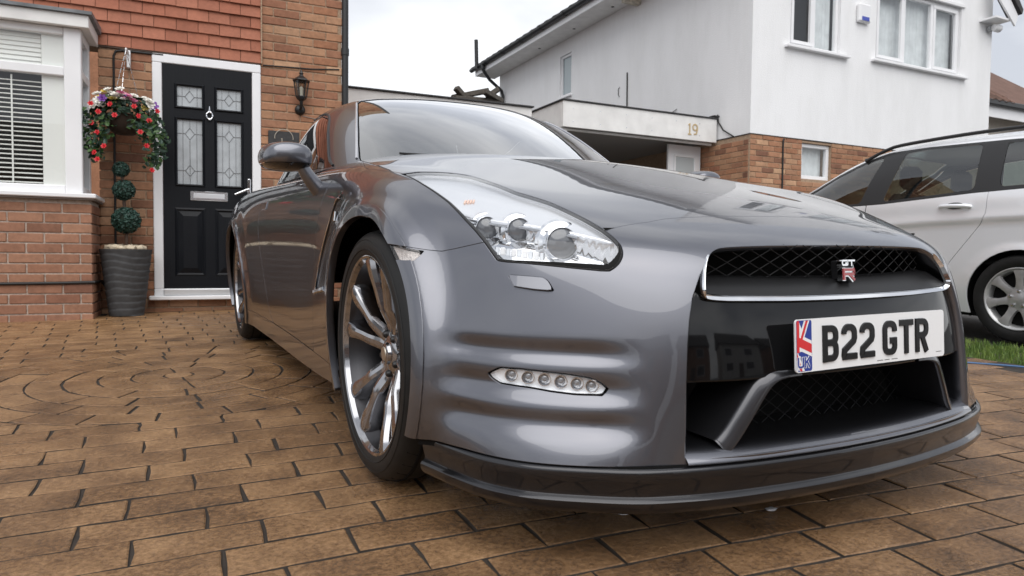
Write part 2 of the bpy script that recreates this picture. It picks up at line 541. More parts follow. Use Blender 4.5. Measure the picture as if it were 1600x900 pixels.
def thin_glass(name, tint=(1, 1, 1), ior=1.5, rough=0.0, boost=1.0):
    """thin pane: passes light tinted, mirrors by Fresnel"""
    m = bpy.data.materials.new(name); m.use_nodes = True
    n, l = m.node_tree.nodes, m.node_tree.links
    n.clear()
    o = n.new('ShaderNodeOutputMaterial'); mx = n.new('ShaderNodeMixShader')
    tr = n.new('ShaderNodeBsdfTransparent'); gl = n.new('ShaderNodeBsdfGlossy')
    tr.inputs['Color'].default_value = (*tint, 1); gl.inputs['Roughness'].default_value = rough
    gl.inputs['Color'].default_value = (1, 1, 1, 1)
    ge = n.new('ShaderNodeNewGeometry'); dt = n.new('ShaderNodeVectorMath'); dt.operation = 'DOT_PRODUCT'
    l.new(ge.outputs['Incoming'], dt.inputs[0]); l.new(ge.outputs['Normal'], dt.inputs[1])
    ab = n.new('ShaderNodeMath'); ab.operation = 'ABSOLUTE'; l.new(dt.outputs['Value'], ab.inputs[0])
    om = n.new('ShaderNodeMath'); om.operation = 'SUBTRACT'; om.inputs[0].default_value = 1.0; l.new(ab.outputs['Value'], om.inputs[1])
    pw = n.new('ShaderNodeMath'); pw.operation = 'POWER'; pw.inputs[1].default_value = 5.0; l.new(om.outputs['Value'], pw.inputs[0])
    f0 = ((ior - 1) / (ior + 1)) ** 2
    fr = n.new('ShaderNodeMath'); fr.operation = 'MULTIPLY_ADD'; fr.inputs[1].default_value = 1 - f0; fr.inputs[2].default_value = f0; l.new(pw.outputs['Value'], fr.inputs[0])
    mm = n.new('ShaderNodeMath'); mm.operation = 'MULTIPLY'; mm.use_clamp = True; mm.inputs[1].default_value = boost
    l.new(fr.outputs['Value'], mm.inputs[0]); l.new(mm.outputs['Value'], mx.inputs['Fac'])
    l.new(tr.outputs['BSDF'], mx.inputs[1]); l.new(gl.outputs['BSDF'], mx.inputs[2])
    l.new(mx.outputs['Shader'], o.inputs['Surface'])
    return m

PAINT = car_paint()
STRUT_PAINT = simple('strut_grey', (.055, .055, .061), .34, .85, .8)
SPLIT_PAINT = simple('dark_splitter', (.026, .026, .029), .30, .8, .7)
GLOSS_BLACK = simple('gloss_black', (0.006, 0.006, 0.007), 0.12, 0, 1.0)
SATIN_BLACK = simple('satin_black', (0.010, 0.010, 0.011), 0.38)
MATT_BLACK = simple('matt_black', (0.006, 0.006, 0.006), 0.75, spec=0.2)
CHROME = simple('chrome', (0.78, 0.79, 0.81), 0.07, 1.0)
SATIN_CHROME = simple('satin_chrome', (0.74, 0.75, 0.77), 0.2, 1.0)
LAMP_SILVER = simple('lamp_silver', (0.86, 0.87, 0.89), 0.28, 0.75)
LAMP_CHROME = simple('lamp_chrome', (0.62, 0.63, 0.65), 0.08, 1.0)
LAMP_WHITE = simple('lamp_white', (0.90, 0.905, 0.915), 0.22)
RUBBER = simple('rubber', (0.018, 0.018, 0.019), 0.62, noise=0.25, nscale=60)
TYRE = simple('tyre_rubber', (0.012, 0.0118, 0.0115), 0.55, spec=0.3, noise=0.3, nscale=25)
RIM_DARK = simple('hyper_silver', (0.33, 0.33, 0.345), 0.13, 1.0, 0.8)
DISC = simple('brake_disc', (0.42, 0.41, 0.40), 0.35, 1.0)
CALIPER = simple('caliper_orange', (0.72, 0.16, 0.03), 0.35, 0, 0.5)
AMBER = simple('amber_plastic', (0.80, 0.56, 0.44), 0.3)
WINDSCREEN = thin_glass('windscreen_glass', (0.24, 0.27, 0.27), 1.75, 0.0, 2.6)
SIDE_GLASS = thin_glass('side_glass', (0.10, 0.11, 0.115), 1.6, 0.0, 1.6)
LENS = thin_glass('lamp_lens', (0.97, 0.975, 0.98), 1.5, 0.0, 1.0)
LENS_DARK = simple('projector_glass', (0.10, 0.105, 0.115), 0.04, 0, 1.0, ior=1.6)
PLATE_WHITE = simple('plate_white', (0.78, 0.79, 0.80), 0.32)
GEL_BLACK = simple('gel_black', (0.008, 0.008, 0.009), 0.22)
FLAG_BLUE = simple('flag_blue', (0.02, 0.045, 0.27), 0.3)
FLAG_RED = simple('flag_red', (0.62, 0.03, 0.035), 0.3)
BADGE_RED = simple('badge_red', (0.30, 0.012, 0.018), 0.2, 0, 1.0)
MESH_BLACK = simple('grille_wire_black', (0.012, 0.012, 0.013), 0.6, 0.0, spec=0.25)

# ------------------------------------------------------------------ body outlines (h, z), (h, y) or (y, z), metres
HEADLIGHT = [(.8168, .8436), (.8118, .827), (.8077, .8086), (.799, .7847), (.7897, .7591), (.7798, .7152), (.773, .6902), (.7676, .6674), (.7627, .6439), (.7582, .6262), (.7465, .624), (.718, .6223), (.6796, .6182), (.633, .6131), (.6014, .610), (.5891, .6103), (.5792, .617), (.5693, .6263), (.559, .6408), (.5543, .6513), (.5499, .6644), (.550, .6764), (.552, .6955), (.5597, .720), (.5684, .7415), (.578, .7612), (.5945, .7749), (.6161, .789), (.6248, .8107), (.6388, .8297), (.6492, .842), (.6822, .849), (.7222, .851), (.7699, .851)]
MOUTH = [(-.6, .2366), (.4955, .2366), (.4945, .2506), (.4933, .2734), (.4897, .3367), (.4865, .3875), (.4785, .4635), (.4689, .5141), (.4555, .5586), (.433, .6009), (.4028, .6359), (.3811, .6516), (.3613, .659), (.3399, .6618), (.2918, .664), (.2194, .6657), (.122, .6668), (0, .6672), (-.6, .6672)]
HOOD = [(-.4, -.5870), (0, -.5870), (.0677, -.5865), (.155, -.5865), (.2533, -.5811), (.3436, -.5735), (.3862, -.5725), (.442, -.5789), (.4851, -.577), (.5275, -.5756), (.552, -.5719), (.60, -.50), (.66, -.30), (.70, -.15), (.76, -.05), (.814, .0055), (.8279, .1203), (.832, .2591), (.8229, .332), (.80, .43), (.7775, .513), (.70, .60), (.52, .665), (.25, .695), (0, .70), (-.4, .70)]
FENDER_GAP = [(.7639, .6675), (.768, .666), (.7938, .6568), (.814, .6495), (.8355, .6434), (.8578, .6457), (.8699, .6477), (.8939, .6517), (.9134, .6555), (.9258, .6578), (1.0, .664)]
MARKER = [(-.217, .655), (-.2483, .6525), (-.2836, .648), (-.3050, .6437), (-.3081, .6331), (-.3075, .6215), (-.2903, .6202), (-.2533, .6226), (-.205, .630)]
DRL = [(.7979, .3888), (.7824, .4032), (.7493, .404), (.7151, .4018), (.6752, .3983), (.6444, .3935), (.6251, .3838), (.6134, .3712), (.6248, .3592), (.6678, .3582), (.7044, .361), (.7359, .3654), (.7618, .367), (.7802, .3689), (.7922, .378)]
WASHER = [(.7484, .5969), (.7133, .5945), (.6931, .5927), (.6877, .5837), (.6825, .5649), (.7125, .5668), (.7416, .5718)]
VENT = [(.3344, .8053), (.285, .785), (.302, .7546), (.3434, .7282), (.4091, .6707), (.4769, .5927), (.5482, .4832), (.7492, .4586), (.6567, .5567), (.5754, .6261), (.4968, .687), (.3977, .782)]
DOOR = [(.44, 1.05), (.50, .93), (.545, .885), (.5896, .8378), (.6345, .7757), (.6667, .714), (.7284, .5995), (.780, .4554), (.805, .2395), (1.72, .2395), (1.8337, .3131), (1.9253, .4965), (1.965, .6272), (1.9881, .6932), (1.9866, .7593), (1.9767, .832), (1.955, .90), (1.94, 1.05)]

def f_poly(poly, ia, ib, cond=None):
    def f(V):
        d = np.full(len(V), 1.0)
        lo, hi = np.min(poly, 0) - .12, np.max(poly, 0) + .12
        m = (V[:, ia] > lo[0]) & (V[:, ia] < hi[0]) & (V[:, ib] > lo[1]) & (V[:, ib] < hi[1])
        if cond is not None: m &= cond(V)
        if m.any(): d[m] = poly_sd(V[m][:, [ia, ib]], poly)
        return d
    return f

def resample(pts, n):
    P = np.asarray(pts, float); d = np.r_[0, np.cumsum(np.linalg.norm(np.diff(P, axis=0), axis=1))]
    t = np.linspace(0, d[-1], n)
    return np.stack([np.interp(t, d, P[:, i]) for i in range(P.shape[1])], 1)

def spline(pts, n):
    """Catmull-Rom through points"""
    P = np.asarray(pts, float); P = np.vstack([2 * P[0] - P[1], P, 2 * P[-1] - P[-2]])
    out = []; m = len(P) - 3
    for t in np.linspace(0, m - 1e-6, n):
        i = int(t); u = t - i; a, b, c, d = P[i:i + 4]
        out.append(.5 * (2 * b + (c - a) * u + (2 * a - 5 * b + 4 * c - d) * u * u + (3 * b - a - 3 * c + d) * u ** 3))
    return np.array(out)

def loft(rows, flip=False, closed=False):
    """grid mesh through equally long point rows -> V, F"""
    rows = [np.asarray(r, float) for r in rows]; n = len(rows[0]); V = np.concatenate(rows); F = []
    for i in range(len(rows) - 1):
        for j in range(n - 1 + (1 if closed else 0)):
            j2 = (j + 1) % n
            q = (i * n + j, i * n + j2, (i + 1) * n + j2, (i + 1) * n + j)
            F.append(q[::-1] if flip else q)
    return V, F

def both(V, F):
    """adds the mirror image to a mesh"""
    V = np.asarray(V, float); n = len(V)
    return np.concatenate([V, V * np.array([-1, 1, 1.])]), list(F) + [tuple(i + n for i in f[::-1]) for f in F]

# ------------------------------------------------------------------ the sports car
CAR = empty('sports_car')
tag(CAR, 'low gunmetal grey sports coupe parked nose first with white number plate', 'sports car')
sheet = body_half(4)
front = lambda V: V[:, 1] < .25
# wheel openings, each with a pressed lip
lips = []
for yc in (0.0, 2.78):
    def f_arch(V, yc=yc):
        r = np.hypot(V[:, 1] - yc, V[:, 2] - WHEEL_Z) - ARCH_R
        r[V[:, 0] < .5] = 1.0
        return r
    _, sheet = sheet.split(f_arch(sheet.V))
    def f_lip(V, yc=yc):
        r = np.hypot(V[:, 1] - yc, V[:, 2] - WHEEL_Z) - (ARCH_R + .030)
        r[V[:, 0] < .5] = 1.0
        return r
    if yc == 0.0: mark_s, sheet = sheet.cut(f_poly(MARKER, 1, 2, lambda V: V[:, 0] > .8), .0012)
    lp_, sheet = sheet.cut(f_lip, .0004)
    if yc == 0.0: _, lp_ = lp_.split(np.where(lp_.V[:, 1] < 0, lp_.V[:, 2] - .2285, 1.0))
    lips.append(lp_)
lens_s, sheet = sheet.cut(f_poly(HEADLIGHT, 0, 2, front), .0022)
mouth_s, sheet = sheet.cut(f_poly(MOUTH, 0, 2, lambda V: V[:, 1] < -.55), .0)
under = sheet
hood_s, sheet = sheet.cut(f_poly(HOOD, 0, 1, lambda V: V[:, 2] > .66), .0016)
def f_fb(V):
    g = np.interp(V[:, 0], [p[0] for p in FENDER_GAP], [p[1] for p in FENDER_GAP])
    f = V[:, 2] - g
    f[V[:, 0] < .7625] = -1.0
    f[V[:, 1] > .1] = 1.0
    return f
bump_s, sheet = sheet.cut(f_fb, .0013)
door_s, sheet = sheet.cut(f_poly(DOOR, 1, 2, lambda V: V[:, 0] > .74), .0026)
def f_deck(V):
    return np.where((V[:, 1] > .3) & (V[:, 1] < 3.05), V[:, 0] - .765, 1.0)
deck_s, sheet = sheet.split(f_deck(sheet.V))
sill_s, sheet = sheet.cut(lambda V: np.where((V[:, 1] > .2) & (V[:, 1] < 2.6), V[:, 2] - .2395, 1.0), .0018)
fend_s, rear_s = sheet.split(sheet.V[:, 1] - 1.2)
vent_s, fend_s = fend_s.cut(f_poly(VENT, 1, 2, lambda V: V[:, 0] > .8), .0012)
mark_s = mark_s.offset(.003)
drl_s, bump_s = bump_s.cut(f_poly(DRL, 0, 2, lambda V: V[:, 1] < -.3), .0022)
wash_s, bump_s = bump_s.cut(f_poly(WASHER, 0, 2, lambda V: V[:, 1] < -.3), .0012)
_, bump_s = bump_s.split(np.where(bump_s.V[:, 1] < 0, bump_s.V[:, 2] - .2272, 1))

def pair(name, s, mat, depth=.01, **k):
    s = s.flanged(depth, **k)
    return [s.mirror().obj(name, mat, CAR), s.obj(name, mat, CAR)]

hood_f = hood_s.flanged(.012)
hood = hood_f.join(hood_f.mirror()).obj('bonnet', PAINT, CAR)
bump_f = bump_s.flanged(.012)
bumper = bump_f.join(bump_f.mirror()).obj('front_bumper', PAINT, CAR)
fenders = pair('front_wing', fend_s, PAINT, .022)
doors = pair('door', door_s, PAINT, .012)
pair('sill', sill_s, PAINT, .012)
rf = rear_s.flanged(.02); rf.join(rf.mirror()).obj('rear_body', PAINT, CAR)
vents = pair('wing_vent', vent_s.offset(-.004), simple('vent_black', (.006, .006, .007), .22, spec=.3), .01)
for k_, lp_ in enumerate(lips):
    lo_ = lp_.offset(.0045)
    if k_ == 0:
        a_, b_ = lo_.cut(f_fb, .0013); pair('arch_lip', a_, PAINT, .02); pair('arch_lip', b_, PAINT, .02)
    else: pair('arch_lip', lo_, PAINT, .02)
wz = wash_s.V[:, 2]; wash = Sheet(wash_s.V + wash_s.N * (.0025 + .0075 * np.clip((.597 - wz) / .032, 0, 1))[:, None], wash_s.N, wash_s.F); wash.N = vert_normals(wash.V, [np.array([f]) for f in wash.F]); pair('washer_cover', wash, PAINT, .008)
us = under.offset(-.014)
us.join(us.mirror()).obj('inner_shell', MATT_BLACK, CAR)
deck = deck_s.offset(-.03); deck.join(deck.mirror()).obj('cabin_deck', MATT_BLACK, CAR)

# side repeaters
for s_, sx in ((mark_s.mirror(), -1), (mark_s, 1)):
    back = s_.offset(-.012).obj('side_marker', simple('marker_reflector', (.70, .64, .60), .3, .4, bump=.8, nscale=170) if sx < 0 else bpy.data.materials['marker_reflector'], CAR)
    s_.flanged(.012, chamfer=.001).obj('lens', LENS, back)
# lamps for daytime running: recessed strip with six round emitters
def place_on(sheet_, a, b, ia, ib):
    """point and normal of a sheet at two given coordinates (local linear fit)"""
    d = (sheet_.V[:, ia] - a) ** 2 + (sheet_.V[:, ib] - b) ** 2
    i = np.argsort(d)[:10]
    A = np.column_stack([np.ones(len(i)), sheet_.V[i, ia] - a, sheet_.V[i, ib] - b])
    w = 1 / (d[i] + 1e-5); Aw = A * w[:, None]
    ic = 3 - ia - ib
    k = np.linalg.lstsq(Aw, sheet_.V[i, ic] * w, rcond=None)[0][0]
    k = float(np.clip(k, sheet_.V[i, ic].min() - .004, sheet_.V[i, ic].max() + .004))
    p = np.zeros(3); p[ia] = a; p[ib] = b; p[ic] = k
    n = (sheet_.N[i] * w[:, None]).sum(0); return p, n / np.linalg.norm(n)

def frame_from(nrm, up=(0, 0, 1)):
    z = Vector(nrm).normalized(); x = Vector(up).cross(z).normalized(); y = z.cross(x)
    return Matrix((x, y, z)).transposed().to_4x4()

ring_mb = MB().lathe([(.0105, .0), (.0118, .004), (.0125, .0095), (.0137, .0095), (.0137, -.002)], 24)
bulb_mb = MB().lathe([(.0001, .0055), (.004, .005), (.0075, .0035), (.0105, .0)], 20)
ring_me = bulb_me = None
for s_, sx in ((drl_s.mirror(), -1), (drl_s, 1)):
    d = s_.offset(-.011).obj('running_lamp', LAMP_WHITE, CAR)
    s_.offset(-.001).obj('lens', LENS, d)
    wall = Sheet(s_.V, s_.N, [])
    bd = s_.border(); Vw = []; Fw = []
    for (a, b) in bd:
        k = len(Vw); Vw += [s_.V[a], s_.V[b], s_.V[b] - s_.N[b] * .018, s_.V[a] - s_.N[a] * .018]; Fw.append((k, k + 1, k + 2, k + 3))
    mesh_obj('lamp_rim', Vw, Fw, LAMP_SILVER, d)
    for hh, zz_ in ((.767, .3875), (.7415, .3855), (.716, .3835), (.690, .381), (.664, .3785), (.640, .3755)):
        p, nn = place_on(s_, hh * sx, zz_, 0, 2)
        M = Matrix.Translation(Vector(p - nn * .0112)) @ frame_from(nn * .75 + np.array([0, -.25, 0]))
        if ring_me is None:
            r_ = ring_mb.build('emitter_ring', CHROME, d, True); ring_me = r_.data
            b_ = bulb_mb.build('emitter', simple('emitter_glass', (.30, .31, .33), .08, .3, .8), d, True); bulb_me = b_.data
        else:
            r_ = bpy.data.objects.new('emitter_ring', ring_me); COL.objects.link(r_); r_.parent = d
            b_ = bpy.data.objects.new('emitter', bulb_me); COL.objects.link(b_); b_.parent = d
        r_.matrix_world = M; b_.matrix_world = M

# ------------------------------------------------------------------ headlamps
def headlamp(sx):
    s_ = lens_s if sx > 0 else lens_s.mirror()
    root = s_.flanged(.006, chamfer=.001).obj('headlamp', LENS, CAR)
    V = s_.V; hh = np.abs(V[:, 0])
    # housing: shallow under the upper wing of the lamp, deep round the projectors
    brow = np.interp(hh, [.55, .62, .68, .74, .80, .83], [.672, .698, .712, .721, .735, .74])
    t = smoothstep(brow - V[:, 2], -.003, .006)
    depth = .012 + .004 * np.sin(hh * 60) * (1 - t) * 0 + t * (.040 + .012 * smoothstep(-V[:, 1], .45, .62))
    dirn = V * 0 + s_.N * 1.0
    Vb = V - dirn * depth[:, None]
    hb = Sheet(Vb, s_.N, s_.F); FN = np.array([[i for i in f[:3]] for f in s_.F])
    zb_ = brow - V[:, 2]
    lowF = [f for f in s_.F if zb_[list(f)].mean() > .001]; upF = [f for f in s_.F if zb_[list(f)].mean() <= .001]
    mesh_obj('housing', Vb, upF, simple('lamp_wing', (.76, .77, .79), .22, .55) if 'lamp_wing' not in bpy.data.materials else bpy.data.materials['lamp_wing'], root, True)
    mesh_obj('reflector_chamber', Vb, lowF, LAMP_CHROME, root, True)
    zbot = np.interp(hh, [.5891, .6014, .633, .6796, .718, .7465, .7582], [.6103, .610, .6131, .6182, .6223, .624, .6262])
    dout = -f_poly(HEADLIGHT, 0, 2)(np.column_stack([hh, V[:, 1], V[:, 2]]))
    fb_ = np.minimum(V[:, 2] - zbot - .0035 - .0085 * smoothstep(.76 - hh, 0., .16), np.where((hh < .61) & (V[:, 2] < .668), dout - .0105 + .0075 * smoothstep(V[:, 2], .625, .668), 1.0))
    bz0, _ = s_.split(fb_)
    if len(bz0.F): bz0.offset(.0012).obj('lower_bezel', MATT_BLACK, root)
    # walls down to the housing
    Vw, Fw = [], []
    for (a, b) in s_.border():
        k = len(Vw); Vw += [V[a], V[b], Vb[b], Vb[a]]; Fw.append((k, k + 1, k + 2, k + 3))
    mesh_obj('housing_wall', Vw, Fw, LAMP_WHITE, root)
    # rubber seal along the outline
    bd = dict(s_.border()); st = next(iter(bd)); loop = [st]
    while bd[loop[-1]] != st and len(loop) < 4000: loop.append(bd[loop[-1]])
    P = V[loop] - s_.N[loop] * .004
    P = resample(np.vstack([P, P[:1]]), 150)
    MB().tube(P[:-1].tolist() + [P[0].tolist()], .0042, 6, False).build('seal', RUBBER, root, True)
    # projectors: bezel, barrel, glass
    for (bx, by, bz_, r) in ((.7297, -.3672, .6966, .0270), (.6776, -.4267, .6928, .0280), (.6159, -.5124, .6637, .0370)):
        ax = np.array([.30 * sx, -1.0, .06])
        base = np.array([bx * sx, by + .022, bz_])
        M = Matrix.Translation(Vector(base)) @ frame_from(ax)
        bz = MB().lathe([(r * 1.50, -.006), (r * 1.36, .002), (r * 1.16, .004), (r * 1.07, .006), (r * 1.02, .018), (r * .98, .026), (r * .94, .027), (r * .92, .010)], 40).build('projector', CHROME, root, True)
        bz.matrix_world = M
        gl = MB().lathe([(.0001, .034), (r * .3, .0335), (r * .55, .031), (r * .75, .0275), (r * .92, .0225)], 36).build('projector_glass', LENS_DARK, root, True)
        gl.matrix_world = M
    # daylight bar under the two small projectors
    for i in range(9):
        t = i / 8.0
        P_ = np.array([(.7440 - .066 * t) * sx, -.4385 - .083 * t, .6470 - .0115 * t])
        M = Matrix.Translation(Vector(P_)) @ frame_from(np.array([.62 * sx, -.78, .1]))
        c = MB().box(-.0052, .0052, -.0085, .0085, -.004, .006, .0015).build('light_cell', LAMP_WHITE if i % 2 else CHROME, root)
        c.matrix_world = M
    # brow strip between the two chambers
    Pb = []
    for a in np.linspace(.605, .775, 16):
        z_ = np.interp(a, [.55, .62, .68, .74, .80, .83], [.672, .698, .712, .721, .735, .74]) - .002
        p, nn = place_on(s_, a * sx, z_, 0, 2); Pb.append(p - nn * .016)
    MB().tube(Pb, .0042, 6).build('brow_strip', SATIN_CHROME, root, True)
    # indicator behind the upper wing
    for k in range(4):
        p, nn = place_on(s_, (.7535 - .0062 * k) * sx, .7690 + .0006 * k, 0, 2)
        M = Matrix.Translation(Vector(p - nn * .0105)) @ frame_from(nn)
        c = MB().box(-.0024, .0024, -.0085, .0085, -.003, .0024, .0012).build('indicator', AMBER, root); c.matrix_world = M
for sx in (-1, 1): headlamp(sx)

# ------------------------------------------------------------------ splitter below the bumper
plan = spline([(0, -.852), (.12, -.849), (.24, -.840), (.40, -.818), (.52, -.788), (.60, -.757), (.69, -.699), (.765, -.640), (.808, -.585), (.836, -.530), (.860, -.45), (.876, -.385), (.886, -.345)], 90)
tng = np.gradient(plan, axis=0); nrm2 = np.stack([-tng[:, 1], tng[:, 0]], 1)
nrm2 = -nrm2 / np.linalg.norm(nrm2, axis=1)[:, None]
if nrm2[0][1] > 0: nrm2 = -nrm2
prof = [(-.05, .2235), (-.010, .2235), (-.003, .2225), (.0005, .2195), (.0015, .214), (-.001, .195), (-.007, .172), (-.0065, .1665), (-.0035, .1640), (.002, .1615), (.0055, .1575), (.0045, .146), (-.001, .1375), (-.006, .1325), (-.12, .130)]
rows = [np.column_stack([plan[:, 0] + nrm2[:, 0] * d, plan[:, 1] + nrm2[:, 1] * d, np.full(len(plan), z)]) for d, z in prof]
V, F = loft(rows, flip=True)
e0 = [i * len(plan) + len(plan) - 1 for i in range(len(prof))]
F.append(tuple(e0))
V2, F2 = both(V, F)
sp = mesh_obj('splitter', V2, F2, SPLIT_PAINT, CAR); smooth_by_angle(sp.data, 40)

# ------------------------------------------------------------------ the mouth
edge = []
for (a, c) in MOUTH[1:-1]:
    p, _ = place_on(mouth_s, a, c, 0, 2); edge.append((a, p[1], c))
edge = spline(edge, 80)
edge = resample(edge, 110)
te = np.gradient(edge, axis=0); inn = np.stack([te[:, 2] * 0 - te[:, 2], te[:, 0] * 0, te[:, 0]], 1)
inn = np.stack([-te[:, 2], np.zeros(len(te)), te[:, 0]], 1); inn /= np.linalg.norm(inn, axis=1)[:, None]
if inn[20][0] > 0: inn = -inn
Y_ = np.array([0, 1, 0.])
rows = [edge, edge + inn * .0035 + Y_ * .0008, edge + inn * .0075 + Y_ * .004, edge + inn * .0125 + Y_ * .012, edge + inn * .0150 + Y_ * .030, edge + inn * .016 + Y_ * .06]
V, F = loft(rows); V2, F2 = both(V, F)
fr = mesh_obj('mouth_frame', V2, F2, PAINT, CAR, True)
V, F = loft([edge + inn * .0157 + Y_ * .052, edge + inn * .0165 + Y_ * .30]); V2, F2 = both(V, F)
mesh_obj('mouth_tunnel', V2, F2, MATT_BLACK, CAR, True)
MB().box(-.55, .55, -.575, -.555, .18, .70).build('radiator_wall', MATT_BLACK, CAR)

def front_y(a, c):
    p, n_ = place_on(mouth_s, abs(a), c, 0, 2); return p[1]
# centre panel that carries the plate
INSERT = [(-.6, .394), (.20, .394), (.50, .392), (.50, .60), (.44, .572), (.425, .556), (.38, .553), (.20, .5495), (0, .5485), (-.6, .5485)]
ins, _ = mouth_s.split(f_poly(INSERT, 0, 2)(mouth_s.V))
ins = ins.offset(-.017)
ins_f = ins.flanged(.045, chamfer=.004)
panel_ = ins_f.join(ins_f.mirror()).obj('bumper_panel', simple('panel_black', (.004, .004, .0045), .05, spec=.42), CAR)
# upper grille: chrome lip, shelf, wire mesh
hh = np.linspace(0, .418, 60)
zl = np.interp(hh, [0, .2, .38, .418], [.5505, .5515, .5555, .560])
yl = np.array([front_y(a, c) for a, c in zip(hh, zl)]); k = np.ones(9) / 9; yl = np.r_[yl[:4], np.convolve(yl, k, 'valid'), yl[-4:]]
lip = np.column_stack([hh, yl + .012, zl])
up = np.array([(.424, -.748, .572), (.422, -.744, .585), (.413, -.735, .612), (.400, -.726, .634), (.392, -.722, .643)])
chr_ = spline(np.vstack([lip[::6], lip[-1:], up]), 90)
tc_ = np.gradient(chr_, axis=0); tc_ /= np.linalg.norm(tc_, axis=1)[:, None]
nb = np.cross(tc_, np.array([0, -1., 0])); nb /= np.linalg.norm(nb, axis=1)[:, None]
wd = np.interp(np.linspace(0, 1, 90), [0, .8, 1], [.0052, .0052, .003])[:, None]
rows = [chr_ - nb * wd + Y_ * .006, chr_ - nb * wd, chr_ - nb * wd * .8 + Y_ * .0015, chr_ + nb * wd * .8 - Y_ * .0065, chr_ + nb * wd - Y_ * .0055, chr_ + nb * wd + Y_ * .006]
V, F = loft(rows, flip=True); V2, F2 = both(V, F)
co = mesh_obj('chrome_lip', V2, F2, CHROME, CAR); smooth_by_angle(co.data, 50)
sh0 = lip + np.array([0, .002, .006]); sh1 = lip * np.array([.985, 1, 1]) + np.array([0, .018, .0190]); sh2 = lip * np.array([.96, 1, 1]) + np.array([0, .042, .0360]); sh3 = lip * np.array([.93, 1, 1]) + np.array([0, .075, .0440])
V, F = loft([sh0, sh1, sh2, sh3], flip=True); V2, F2 = both(V, F)
mesh_obj('grille_shelf', V2, F2, simple('shelf_plastic', (.007, .007, .0075), .42, spec=.3), CAR, True)

def wire_mesh(name, x0, x1, z0f, z1f, yf, cell, hgt, r=.0016, mat=MESH_BLACK):
    """diamond expanded-metal grille following a curved plan"""
    mb = MB(); n = int((x1 - x0) / cell) + 14
    for sg in (1, -1):
        for i in range(-12, n + 12):
            pts = []
            for t in np.linspace(0, 1, 90):
                x = x0 + (x1 - x0) * t
                z = .25 + sg * (x - (x0 + i * cell)) * (hgt / cell)
                if z0f(x) <= z <= z1f(x): pts.append((x, yf(x, z) + sg * .0006, z))
            if len(pts) > 1: mb.tube(pts[::max(1, len(pts) // 6)] + ([pts[-1]] if (len(pts) - 1) % max(1, len(pts) // 6) else []), r, 5, False)
    return mb.build(name, mat, CAR, True)
wire_mesh('upper_grille', -.375, .375, lambda x: .592 + .006 * (x / .4) ** 2, lambda x: .668, lambda x, z: -.735 + .30 * x * x, .056, .0290, .0011)
wire_mesh('lower_grille', -.345, .345, lambda x: .235, lambda x: .405, lambda x, z: -.700 + .16 * x * x, .052, .034, .0010)

# struts on either side of the lower opening
sc_ = spline([(.205, -.818, .4005), (.245, -.818, .3995), (.275, -.817, .394), (.298, -.815, .380), (.318, -.812, .355), (.345, -.808, .315), (.372, -.803, .275), (.392, -.799, .252), (.40, -.797, .246)], 40)
ts = np.gradient(sc_, axis=0); ns = np.cross(ts, np.array([0, -1., 0])); ns /= np.linalg.norm(ns, axis=1)[:, None]
if ns[20][0] < 0: ns = -ns
rows = []
for (u, v) in ((-.018, .16), (-.018, .010), (-.0165, .003), (-.013, .0), (-.009, .0005), (.002, .0045), (.014, .0095), (.0235, .0140), (.0270, .0180), (.0285, .026), (.029, .16)):
    k_ = np.interp(np.linspace(0, 1, 40), [0, .15, .45, 1], [.22, .30, .85, 1.0])[:, None] if u > 0 else 1.0
    rows.append(sc_ + ns * (u * .80) * k_ + Y_ * v)
V, F = loft(rows)
for sx in (-1, 1):
    Vm = np.array(V) * np.array([sx, 1, 1.]); Fm = F if sx > 0 else [f[::-1] for f in F]
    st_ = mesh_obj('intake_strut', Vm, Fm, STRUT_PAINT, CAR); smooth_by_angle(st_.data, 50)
# floor of the mouth
hf = np.linspace(0, .492, 50)
yf_ = np.interp(hf, plan[:, 0], plan[:, 1])
rows = [np.column_stack([hf, yf_ + d_, np.full(50, z_)]) for d_, z_ in ((.0045, .2275), (.005, .2305), (.008, .2345), (.014, .2400), (.024, .2470), (.036, .2525), (.052, .2555), (.08, .2565), (.20, .2540))]
V, F = loft(rows, flip=True); V2, F2 = both(V, F)
mesh_obj('mouth_floor', V2, F2, PAINT, CAR, True)
# dark gap between splitter and bumper
rows = [np.column_stack([plan[:, 0] - nrm2[:, 0] * .010, plan[:, 1] - nrm2[:, 1] * .010, np.full(len(plan), z)]) for z in (.212, .2276)]
V, F = loft(rows, flip=True); V2, F2 = both(V, F)
mesh_obj('bumper_seam', V2, F2, MATT_BLACK, CAR, True)
